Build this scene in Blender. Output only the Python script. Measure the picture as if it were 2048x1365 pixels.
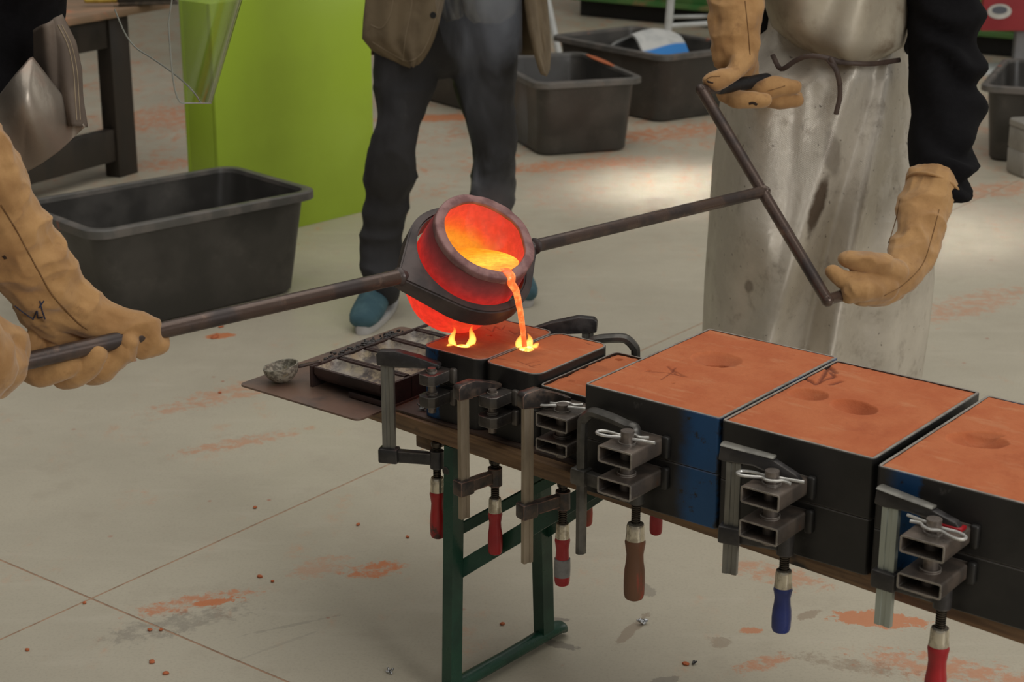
import bpy, bmesh, math, random
import numpy as np
from mathutils import Vector, Matrix
random.seed(7); RNG = np.random.default_rng(7)
for o in list(bpy.data.objects): bpy.data.objects.remove(o)
SC = bpy.context.scene; COL = SC.collection; PI = math.pi

# ------------------------------------------------------------ camera
CAM_H = 1.6; PITCH = math.atan2(1150, 3500); FPX = 3500.0
cd = bpy.data.cameras.new('camera'); cam = bpy.data.objects.new('camera', cd); COL.objects.link(cam)
cam.location = (0, 0, CAM_H); cam.rotation_euler = (PI/2 - PITCH, 0, 0)
cd.sensor_width = 36; cd.lens = FPX/2048*36; cd.clip_start = .05; cd.clip_end = 100
cd.dof.use_dof = True; cd.dof.focus_distance = 3.0; cd.dof.aperture_fstop = 8.0
SC.camera = cam
cy = SC.cycles; cy.max_bounces = 6; cy.diffuse_bounces = 3; cy.glossy_bounces = 3; cy.transmission_bounces = 4; cy.transparent_max_bounces = 8; cy.volume_bounces = 0
cy.use_adaptive_sampling = True; cy.adaptive_threshold = .03; cy.use_denoising = True
# ------------------------------------------------------------ light
SC.view_settings.view_transform = 'Standard'; SC.view_settings.look = 'None'
SC.view_settings.gamma = 1; SC.view_settings.use_curve_mapping = False
SC.view_settings.exposure = 0.0
w = bpy.data.worlds.new('hall'); SC.world = w; w.use_nodes = True
bg = w.node_tree.nodes['Background']; bg.inputs[0].default_value = (1, .975, .93, 1); bg.inputs[1].default_value = .19
def area(name, loc, target, sx, sy, power, color):
    l = bpy.data.lights.new(name, 'AREA'); l.shape = 'RECTANGLE'; l.size = sx; l.size_y = sy; l.energy = power; l.color = color
    o = bpy.data.objects.new(name, l); COL.objects.link(o); o.location = loc
    o.rotation_euler = (Vector(target) - Vector(loc)).to_track_quat('-Z', 'Y').to_euler()
    return o
area('skylight', (0.5, 4.5, 6.6), (0.5, 4.5, 0), 7, 9, 245, (1, .97, .91))
area('window_daylight', (8.5, 9.0, 3.6), (.5, 4.0, .6), 5, 3.0, 80, (1, .98, .94))
area('window_daylight_front', (5.5, -3.2, 4.2), (.2, 4.0, .6), 4, 3.0, 270, (1, .98, .95))
def beam(name, target, sx, sy, power):
    # daylight falling through a small roof pane
    o = area(name, (target[0]+.9, target[1]+1.6, 6.8), target, sx, sy, power, (1, .97, .9)); o.data.spread = math.radians(7); return o

# ------------------------------------------------------------ places
cT, sT = math.cos(PITCH), math.sin(PITCH)
def _ray(x, y):
    u = (x-1024)/FPX; v = -(y-682.5)/FPX
    return Vector((u, cT+v*sT, -sT+v*cT))
def at_z(x, y, z): d = _ray(x, y); return Vector((0, 0, CAM_H)) + d*((z-CAM_H)/d.z)
def at_y(x, y, Y): d = _ray(x, y); return Vector((0, 0, CAM_H)) + d*(Y/d.y)
BA = math.radians(-38.35)
E1 = Vector((math.cos(BA), math.sin(BA), 0)); E2 = Vector((-math.sin(BA), math.cos(BA), 0))
BO = Vector((.113, 2.585, 0))
beam('roof_pane_daylight', at_z(1335, 372, 0), .42, .55, 1.7); beam('roof_pane_daylight', at_z(1905, 470, 0), .3, .55, .8)
def BF(x, y, z=0): return BO + E1*x + E2*y + Vector((0, 0, z))

# ------------------------------------------------------------ numpy noise
def _h(i, j, k, s):
    n = (i*374761393 + j*668265263 + k*2147483647 + s*1274126177) & 0xffffffff
    n = ((n ^ (n >> 13))*1274126177) & 0xffffffff
    return ((n ^ (n >> 16)) & 0xffff)/65535.0
def vnoise(P, s=0):
    P = np.asarray(P, float); I = np.floor(P).astype(np.int64); f = P-I; f = f*f*(3-2*f); r = 0
    for a in (0, 1):
        for b in (0, 1):
            for c in (0, 1):
                wgt = (f[:, 0] if a else 1-f[:, 0])*(f[:, 1] if b else 1-f[:, 1])*(f[:, 2] if c else 1-f[:, 2])
                r = r + wgt*_h(I[:, 0]+a, I[:, 1]+b, I[:, 2]+c, s)
    return r*2-1
def fbm(P, s=0, o=4):
    r = 0; a = 1.0
    for k in range(o): r = r + a*vnoise(P*(2**k), s+k); a *= .5
    return r/1.9

# ------------------------------------------------------------ mesh helpers
def V3(p): return Vector(p)
def box(bm, x0, x1, y0, y1, z0, z1, bev=0, seg=2):
    vs = [bm.verts.new((x, y, z)) for z in (z0, z1) for y in (y0, y1) for x in (x0, x1)]
    fs = [bm.faces.new([vs[i] for i in q]) for q in ((0, 2, 3, 1), (4, 5, 7, 6), (0, 1, 5, 4), (2, 6, 7, 3), (0, 4, 6, 2), (1, 3, 7, 5))]
    if bev:
        es = list({e for f in fs for e in f.edges})
        bmesh.ops.bevel(bm, geom=es, offset=bev, segments=seg, affect='EDGES', profile=.5)
def frame_of(t, up=(0, 0, 1)):
    t = V3(t).normalized(); up = V3(up)
    if abs(t.dot(up.normalized())) > .98: up = Vector((1, 0, 0)) if abs(t.x) < .9 else Vector((0, 1, 0))
    s = t.cross(up).normalized(); return s, s.cross(t).normalized(), t
def ringverts(bm, p, s, n, a, b, seg, ph=0):
    return [bm.verts.new(p + s*(a*math.cos(2*PI*i/seg+ph)) + n*(b*math.sin(2*PI*i/seg+ph))) for i in range(seg)]
def bridge(bm, r0, r1):
    n = len(r0)
    for i in range(n): bm.faces.new((r0[i], r0[(i+1) % n], r1[(i+1) % n], r1[i]))
def cyl(bm, p0, p1, r0, r1=None, seg=20, cap=True):
    p0, p1 = V3(p0), V3(p1); s, n, t = frame_of(p1-p0); r1 = r0 if r1 is None else r1
    A = ringverts(bm, p0, s, n, r0, r0, seg); B = ringverts(bm, p1, s, n, r1, r1, seg); bridge(bm, A, B)
    if cap: bm.faces.new(list(reversed(A))); bm.faces.new(B)
def catmull(pts, sub):
    pts = [np.array(p, float) for p in pts]
    if sub <= 1 or len(pts) < 3: 
        if len(pts) == 2 and sub > 1: return [pts[0]*(1-i/sub)+pts[1]*(i/sub) for i in range(sub+1)]
        return pts
    out = []; n = len(pts)
    for i in range(n-1):
        p1, p2 = pts[i], pts[i+1]; p0 = pts[i-1] if i else 2*p1-p2; p3 = pts[i+2] if i+2 < n else 2*p2-p1
        for k in range(sub):
            t = k/sub; out.append(.5*((2*p1)+(p2-p0)*t+(2*p0-5*p1+4*p2-p3)*t*t+(3*p1-p0-3*p2+p3)*t**3))
    out.append(pts[-1]); return out
def sweep(bm, pts, rad, up=(0, -1, .3), seg=14, sub=4, round_ends=True, transport=False, ph=0):
    """pts: 3D points; rad: float, list of floats, or list of (a, b)"""
    n = len(pts); R = [rad]*n if isinstance(rad, (int, float)) else list(rad)
    R = [(r, r) if isinstance(r, (int, float)) else r for r in R]
    D = catmull([tuple(p)+tuple(r) for p, r in zip(pts, R)], sub)
    P = [Vector(d[:3]) for d in D]; Q = [(max(d[3], 1e-4), max(d[4], 1e-4)) for d in D]; N = len(P); T = []
    for i in range(N): T.append((P[min(i+1, N-1)]-P[max(i-1, 0)]).normalized())
    s, nn, t = frame_of(T[0], up); rings = []
    def fr(i):
        nonlocal s, nn
        if transport: s = (s - T[i]*s.dot(T[i])).normalized(); nn = s.cross(T[i]).normalized()
        else: s, nn, _ = frame_of(T[i], up)
        return s, nn
    for i in range(N):
        a, b = Q[i]; f = fr(i)
        if i == 0 and round_ends:
            for ang in (75, 45, 20):
                c, sn = math.cos(math.radians(ang)), math.sin(math.radians(ang))
                rings.append(ringverts(bm, P[0]-T[0]*(min(a, b)*sn), f[0], f[1], a*c, b*c, seg, ph))
        rings.append(ringverts(bm, P[i], f[0], f[1], a, b, seg, ph))
        if i == N-1 and round_ends:
            for ang in (20, 45, 75):
                c, sn = math.cos(math.radians(ang)), math.sin(math.radians(ang))
                rings.append(ringverts(bm, P[i]+T[i]*(min(a, b)*sn), f[0], f[1], a*c, b*c, seg, ph))
    for r0, r1 in zip(rings, rings[1:]): bridge(bm, r0, r1)
    bm.faces.new(list(reversed(rings[0]))); bm.faces.new(rings[-1])
def wire(bm, pts, r, sub=6, seg=8): sweep(bm, pts, r, sub=sub, seg=seg, round_ends=False, transport=True, up=(.3, .2, 1))
def lathe(bm, prof, seg=32, M=None, closed=False):
    rings = []
    for r, z in prof:
        rings.append([bm.verts.new((M @ Vector((r*math.cos(2*PI*i/seg), r*math.sin(2*PI*i/seg), z))) if M else Vector((r*math.cos(2*PI*i/seg), r*math.sin(2*PI*i/seg), z))) for i in range(seg)])
    for a, b in zip(rings, rings[1:]): bridge(bm, a, b)
    if closed: bridge(bm, rings[-1], rings[0])
    else:
        bm.faces.new(list(reversed(rings[0]))); bm.faces.new(rings[-1])
def prism(bm, poly, o, u, v, wd, bev=0):
    """2D polygon in (u, v) extruded symmetric along u x v by width wd"""
    u, v = V3(u), V3(v); nrm = u.cross(v).normalized()*(wd/2); o = V3(o)
    A = [bm.verts.new(o+u*a+v*b-nrm) for a, b in poly]; B = [bm.verts.new(o+u*a+v*b+nrm) for a, b in poly]
    fs = [bm.faces.new(list(reversed(A))), bm.faces.new(B)]
    n = len(A)
    for i in range(n): fs.append(bm.faces.new((A[i], A[(i+1) % n], B[(i+1) % n], B[i])))
    if bev:
        es = list({e for f in fs for e in f.edges}); bmesh.ops.bevel(bm, geom=es, offset=bev, segments=2, affect='EDGES', profile=.5)
def rrect(w, d, r, n=6):
    pts = []
    for cx, cy, a0 in ((w/2-r, d/2-r, 0), (-w/2+r, d/2-r, 90), (-w/2+r, -d/2+r, 180), (w/2-r, -d/2+r, 270)):
        for k in range(n+1):
            a = math.radians(a0+90*k/n); pts.append((cx+r*math.cos(a), cy+r*math.sin(a)))
    return pts
def loops(bm, L, closed=True, cap0=False, cap1=False):
    R = [[bm.verts.new(p) for p in l] for l in L]
    for a, b in zip(R, R[1:]): bridge(bm, a, b)
    if cap0: bm.faces.new(list(reversed(R[0])))
    if cap1: bm.faces.new(R[-1])
    return R
def sheet(bm, F, nu, nv, th=.003):
    """surface F(u, v) -> Vector with thickness"""
    P = [[F(i/nu, j/nv) for i in range(nu+1)] for j in range(nv+1)]
    A = [[bm.verts.new(p) for p in row] for row in P]; B = []
    for j in range(nv+1):
        row = []
        for i in range(nu+1):
            du = P[j][min(i+1, nu)]-P[j][max(i-1, 0)]; dv = P[min(j+1, nv)][i]-P[max(j-1, 0)][i]
            n = du.cross(dv); n = n.normalized() if n.length > 1e-12 else Vector((0, 1, 0)); row.append(bm.verts.new(P[j][i]-n*th))
        B.append(row)
    for j in range(nv):
        for i in range(nu):
            bm.faces.new((A[j][i], A[j][i+1], A[j+1][i+1], A[j+1][i])); bm.faces.new((B[j][i], B[j+1][i], B[j+1][i+1], B[j][i+1]))
    for j in range(nv):
        for i in (0, nu): bm.faces.new((A[j][i], A[j+1][i], B[j+1][i], B[j][i]))
    for i in range(nu):
        for j in (0, nv): bm.faces.new((A[j][i], A[j][i+1], B[j][i+1], B[j][i]))
def obj(name, bm, mat, parent=None, angle=38, smooth=True, label=None):
    bmesh.ops.recalc_face_normals(bm, faces=bm.faces)
    me = bpy.data.meshes.new(name); bm.to_mesh(me); bm.free()
    return obj_me(name, me, mat, parent, angle, smooth, label)
def obj_me(name, me, mat, parent=None, angle=38, smooth=True, label=None):
    if mat is not None:
        for m in (mat if isinstance(mat, (list, tuple)) else [mat]): me.materials.append(m)
    if smooth:
        me.polygons.foreach_set('use_smooth', [True]*len(me.polygons)); me.set_sharp_from_angle(angle=math.radians(angle))
    o = bpy.data.objects.new(name, me); COL.objects.link(o)
    if parent is not None: o.parent = parent
    if label: o['label'] = label
    return o
def tag(o, label, cat, group=None, kind=None):
    o['label'] = label
    if cat: o['category'] = cat
    if group: o['group'] = group
    if kind: o['kind'] = kind
    return o
def thing(name, label, cat, loc=(0, 0, 0), rotz=0, group=None):
    o = bpy.data.objects.new(name, None); COL.objects.link(o); o.empty_display_size = .05
    o.location = loc; o.rotation_euler = (0, 0, rotz); return tag(o, label, cat, group)
def NB(): return bmesh.new()
def organic(name, chains, voxel, mat, parent, smooth=6, disp=None, up=(0, -1, .3), origin=None, seg=14):
    """closed sweeps merged into one continuous skin"""
    bm = NB()
    for ch in chains:
        u = up
        if isinstance(ch, dict): u = ch.get('up', up); ch = ch['c']
        sweep(bm, [c[0] for c in ch], [c[1] for c in ch], up=u, seg=seg, sub=4)
    bmesh.ops.recalc_face_normals(bm, faces=bm.faces)
    me = bpy.data.meshes.new('tmp'); bm.to_mesh(me); bm.free()
    t = bpy.data.objects.new('tmp', me); COL.objects.link(t)
    m = t.modifiers.new('r', 'REMESH'); m.mode = 'VOXEL'; m.voxel_size = voxel; m.use_smooth_shade = True
    m = t.modifiers.new('s', 'SMOOTH'); m.factor = .5; m.iterations = smooth
    dg = bpy.context.evaluated_depsgraph_get(); me2 = bpy.data.meshes.new_from_object(t.evaluated_get(dg))
    bpy.data.objects.remove(t); me2.name = name
    n = len(me2.vertices); co = np.zeros(n*3); me2.vertices.foreach_get('co', co); co = co.reshape(-1, 3)
    if disp:
        no = np.zeros(n*3); me2.vertices.foreach_get('normal', no); no = no.reshape(-1, 3)
        co = co + no*disp(co, no)[:, None]
    if origin is not None: co = co - np.array(origin)
    me2.vertices.foreach_set('co', co.ravel()); me2.update()
    return obj_me(name, me2, mat, parent, 180)

# ------------------------------------------------------------ materials
def lin(r, g, b):
    f = lambda c: c/12.92 if c <= .04045 else ((c+.055)/1.055)**2.4
    return (f(r/255), f(g/255), f(b/255), 1)
class NT:
    def __init__(s, name):
        s.m = bpy.data.materials.new(name); s.m.use_nodes = True; s.t = s.m.node_tree; s.n = s.t.nodes; s.l = s.t.links
        s.b = s.n['Principled BSDF']; s.out = s.n['Material Output']
    def new(s, typ, **kw):
        n = s.n.new(typ)
        for k, v in kw.items(): setattr(n, k, v)
        return n
    def put(s, sock, v):
        if isinstance(v, bpy.types.NodeSocket): s.l.new(v, sock)
        else: sock.default_value = v
    def coord(s, scale=(1, 1, 1), loc=(0, 0, 0), rot=(0, 0, 0), typ='Object'):
        c = s.new('ShaderNodeTexCoord'); m = s.new('ShaderNodeMapping'); s.l.new(c.outputs[typ], m.inputs[0])
        m.inputs['Scale'].default_value = scale; m.inputs['Location'].default_value = loc; m.inputs['Rotation'].default_value = rot
        return m.outputs[0]
    def noise(s, vec, scale, detail=4, rough=.55, dist=0):
        n = s.new('ShaderNodeTexNoise'); s.l.new(vec, n.inputs['Vector']); n.inputs['Scale'].default_value = scale
        n.inputs['Detail'].default_value = detail; n.inputs['Roughness'].default_value = rough; n.inputs['Distortion'].default_value = dist
        return n.outputs[0]
    def ramp(s, v, a, b, c0=0, c1=1):
        n = s.new('ShaderNodeMapRange'); n.interpolation_type = 'SMOOTHSTEP'; s.put(n.inputs[0], v)
        n.inputs[1].default_value = a; n.inputs[2].default_value = b; n.inputs[3].default_value = c0; n.inputs[4].default_value = c1
        return n.outputs[0]
    def math(s, op, a, b=0, clamp=False):
        n = s.new('ShaderNodeMath', operation=op, use_clamp=clamp); s.put(n.inputs[0], a); s.put(n.inputs[1], b); return n.outputs[0]
    def mix(s, f, a, b):
        n = s.new('ShaderNodeMix', data_type='RGBA'); s.put(n.inputs[0], f); s.put(n.inputs[6], a); s.put(n.inputs[7], b); return n.outputs[2]
    def attr(s, name):
        n = s.new('ShaderNodeAttribute', attribute_name=name); return n.outputs['Fac']
    def bump(s, h, strength=.3, dist=.002):
        n = s.new('ShaderNodeBump'); n.inputs['Strength'].default_value = strength; n.inputs['Distance'].default_value = dist; s.put(n.inputs['Height'], h)
        s.l.new(n.outputs[0], s.b.inputs['Normal'])
    def edges(s, radius=.003):
        bv = s.new('ShaderNodeBevel'); bv.samples = 3; bv.inputs[0].default_value = radius
        g = s.new('ShaderNodeNewGeometry'); d = s.new('ShaderNodeVectorMath', operation='DOT_PRODUCT')
        s.l.new(bv.outputs[0], d.inputs[0]); s.l.new(g.outputs['Normal'], d.inputs[1])
        return s.ramp(d.outputs['Value'], .985, .86)
    def set(s, **kw):
        for k, v in kw.items(): s.put(s.b.inputs[k.replace('_', ' ')], v)
        return s.m
def pmat(name, c1, c2=None, scale=20, rough=.5, metal=0, bump=0, bscale=None, lo=.42, hi=.62, edge=None, eamt=.7, spec=.5, stretch=(1, 1, 1), c3=None, s3=6, lo3=.55, hi3=.7, rvar=.12, er=.0025):
    t = NT(name); v = t.coord(stretch); col = c1
    n1 = t.noise(v, scale, 5)
    if c2: col = t.mix(t.ramp(n1, lo, hi), c1, c2)
    if c3: col = t.mix(t.ramp(t.noise(v, s3, 6, .65), lo3, hi3), col, c3)
    if edge:
        col = t.mix(t.math('MULTIPLY', t.edges(er), t.math('MULTIPLY', t.ramp(t.noise(v, scale*2, 3), .25, .6, .35, 1), eamt)), col, edge)
    t.set(Base_Color=col, Metallic=metal, Roughness=t.ramp(n1, .3, .7, max(rough-rvar, .03), min(rough+rvar, 1)))
    t.b.inputs['Specular IOR Level'].default_value = spec
    if bump: t.bump(t.noise(v, bscale or scale*3, 5, .6), bump)
    return t.m
def gmat(name, col, strength):
    t = NT(name); t.set(Base_Color=col, Emission_Color=col, Emission_Strength=strength); return t.m

M = {}
M['steel'] = pmat('dark_mill_steel', lin(40, 39, 38), lin(52, 50, 48), 9, .42, .35, .12, 60, edge=lin(150, 144, 136), eamt=.55, c3=lin(84, 78, 72), s3=14, lo3=.66, hi3=.82)
M['rim'] = pmat('ground_steel_rim', lin(172, 165, 156), lin(140, 130, 120), 40, .4, .25, .05)
M['lug'] = pmat('raw_tube_steel', lin(94, 86, 79), lin(112, 100, 90), 25, .36, .4, .08, 80, edge=lin(222, 216, 206), eamt=.95, c3=lin(120, 78, 56), s3=18, lo3=.62, hi3=.8)
M['block'] = pmat('forged_block_steel', lin(78, 74, 71), lin(94, 88, 82), 30, .36, .4, .08, 80, edge=lin(190, 184, 175), eamt=.9)
M['pin'] = pmat('turned_pin_steel', lin(128, 118, 110), lin(104, 96, 90), 40, .34, .5, .04)
M['zinc'] = pmat('zinc_wire', lin(214, 212, 206), lin(190, 188, 182), 60, .3, .5)
M['cast'] = pmat('black_cast_iron', lin(46, 44, 44), lin(62, 59, 58), 40, .4, .15, .15, 120, edge=lin(136, 130, 122), eamt=.65)
M['cast_rust'] = pmat('worn_cast_iron', lin(54, 49, 47), lin(88, 74, 64), 40, .42, .2, .15, 120, edge=lin(190, 140, 118), eamt=.75)
M['bar'] = pmat('grey_clamp_rail', lin(124, 122, 114), lin(98, 96, 90), 22, .42, .4, .06, 90, stretch=(1, 1, .25), c3=lin(112, 84, 70), s3=20, lo3=.64, hi3=.76)
M['bar_dark'] = pmat('dark_bent_bar', lin(98, 95, 90), lin(76, 74, 70), 22, .36, .5, .06, 90, c3=lin(118, 110, 100), s3=20, lo3=.6, hi3=.76)
M['bar_brown'] = pmat('tarnished_clamp_rail', lin(158, 144, 124), lin(130, 116, 98), 18, .42, .35, .06, 90, stretch=(1, 1, .25), c3=lin(110, 82, 66), s3=20, lo3=.64, hi3=.76)
M['bar_zinc'] = pmat('galvanised_clamp_rail', lin(172, 178, 168), lin(152, 158, 148), 12, .4, .35, .04, 60, stretch=(1, 1, .2))
M['thread'] = pmat('dark_screw_steel', lin(62, 58, 52), lin(84, 76, 66), 50, .35, .8)
M['chrome'] = pmat('nickel_ferrule', lin(205, 197, 178), lin(170, 160, 142), 60, .26, .75)
M['red'] = pmat('red_lacquer', lin(176, 30, 38), lin(156, 24, 32), 14, .34, 0, .03)
M['red_worn'] = pmat('worn_red_lacquer', lin(172, 32, 34), lin(150, 26, 30), 14, .38, 0, .05, c3=lin(74, 44, 36), s3=26, lo3=.56, hi3=.64)
M['redbrown'] = pmat('rubbed_red_wood', lin(124, 74, 48), lin(104, 70, 48), 30, .5, 0, .1, stretch=(1, 1, .2), c3=lin(172, 58, 42), s3=22, lo3=.5, hi3=.62)
M['blue'] = pmat('blue_lacquer', lin(36, 52, 120), lin(30, 44, 104), 14, .34, 0, .03, c3=lin(150, 120, 80), s3=60, lo3=.68, hi3=.74)
M['tape'] = pmat('grey_tape', lin(138, 138, 138), lin(126, 126, 126), 60, .45)
M['green_leg'] = pmat('green_enamel', lin(36, 74, 58), lin(30, 62, 50), 16, .34, 0, .05)
M['plate'] = pmat('heat_brown_plate', lin(130, 106, 92), lin(108, 94, 86), 8, .42, .2, .08, 90, c3=lin(84, 76, 72), s3=5, lo3=.5, hi3=.72, er=.0012)
M['plate_dark'] = pmat('dark_base_plate', lin(98, 80, 70), lin(78, 68, 63), 10, .45, .2, .1, 90, er=.0012)
M['mould_iron'] = pmat('cast_mould_iron', lin(72, 57, 54), lin(56, 48, 47), 18, .42, .15, .15, 80)
M['residue'] = pmat('aluminium_residue', lin(150, 146, 136), lin(182, 174, 146), 22, .5, .1, .35, 140, lo=.4, hi=.62, c3=lin(92, 87, 84), s3=26, lo3=.46, hi3=.64)
M['crust'] = pmat('slag_crust', lin(168, 164, 148), lin(116, 112, 100), 150, .5, .15, .7, 260, lo=.42, hi=.6, c3=lin(166, 150, 104), s3=40, lo3=.58, hi3=.72)
M['foil'] = pmat('aluminium_splash', lin(200, 202, 204), lin(120, 120, 120), 90, .25, .95, .4)
M['slag'] = pmat('black_slag', lin(52, 50, 50), lin(90, 88, 86), 120, .5, .3, .3)
M['pipe'] = pmat('oxidised_pipe', lin(96, 80, 72), lin(70, 62, 60), 14, .32, .45, .06, 100, c3=lin(138, 114, 98), s3=18, lo3=.6, hi3=.75)
M['ring_iron'] = pmat('scaled_ring_iron', lin(80, 68, 65), lin(62, 55, 54), 16, .45, .2, .25, 70)
M['grip'] = pmat('black_grip_sleeve', lin(34, 34, 36), lin(26, 26, 28), 60, .5)

def wood_mat():
    t = NT('weathered_bench_wood'); v = t.coord((1, 1, 1)); vs = t.coord((2.2, 40, 40))
    g = t.noise(vs, 2.2, 6, .6); col = t.mix(t.ramp(g, .35, .65), lin(140, 110, 78), lin(98, 73, 52))
    col = t.mix(t.ramp(t.noise(v, 3, 5), .5, .66), col, lin(124, 78, 54))
    col = t.mix(t.ramp(t.noise(v, 9, 3, .5), .56, .62), col, lin(40, 35, 33))
    t.bump(g, .5, .002); return t.set(Base_Color=col, Roughness=.55)
M['wood'] = wood_mat()
def sand_mat(name, ox, oy):
    t = NT(name); v = t.coord((1, 1, 1), (ox, oy, 0)); f = t.noise(v, 14, 6, .6); fine = t.noise(v, 420, 3, .7)
    col = t.mix(t.ramp(f, .35, .65), lin(202, 118, 72), lin(192, 104, 60))
    col = t.mix(t.math('MULTIPLY', t.ramp(t.noise(t.coord((1.2, 5, 1), (oy, ox, 0)), 9, 5, .6), .54, .7), .55), col, lin(210, 144, 100))
    col = t.mix(t.math('MULTIPLY', t.ramp(t.noise(v, 5, 7, .7), .58, .72), .7), col, lin(174, 88, 48))
    col = t.mix(t.math('MULTIPLY', fine, .42), col, lin(160, 80, 46))
    col = t.mix(t.math('MULTIPLY', t.attr('mark'), .8), col, lin(108, 52, 36))  # disturbed sand, plus shade of scratches and hollows painted into the colour
    col = t.mix(t.math('MULTIPLY', t.attr('scorch'), .8), col, lin(64, 42, 38))
    t.bump(fine, .5, .0015); return t.set(Base_Color=col, Roughness=.9)
def flask_mat(name, blues):
    """dark steel with painted blue bands: blues = list of (x0, x1) in flask x"""
    t = NT(name); v = t.coord(); n1 = t.noise(v, 9, 5)
    col = t.mix(t.ramp(n1, .42, .62), lin(38, 37, 36), lin(50, 48, 46))
    col = t.mix(t.math('MULTIPLY', t.ramp(t.noise(v, 22, 6, .7), .64, .8), .5), col, lin(120, 116, 112))
    sx = t.new('ShaderNodeSeparateXYZ'); t.l.new(v, sx.inputs[0]); wob = t.math('MULTIPLY', t.math('SUBTRACT', t.noise(v, 30, 5, .7), .5), .03)
    x = t.math('ADD', sx.outputs[0], wob)
    for a, b in blues:
        msk = t.math('MULTIPLY', t.ramp(x, a-.016, a+.020), t.ramp(x, b-.003, b+.003, 1, 0))
        col = t.mix(t.math('MULTIPLY', msk, t.ramp(t.noise(v, 45, 4, .7), .3, .42)), col, lin(30, 76, 122))
    col = t.mix(t.math('MULTIPLY', t.edges(.0025), .5), col, lin(150, 144, 136))
    t.bump(t.noise(v, 70, 5, .6), .12); return t.set(Base_Color=col, Roughness=t.ramp(n1, .3, .7, .34, .5), Metallic=.3)

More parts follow.
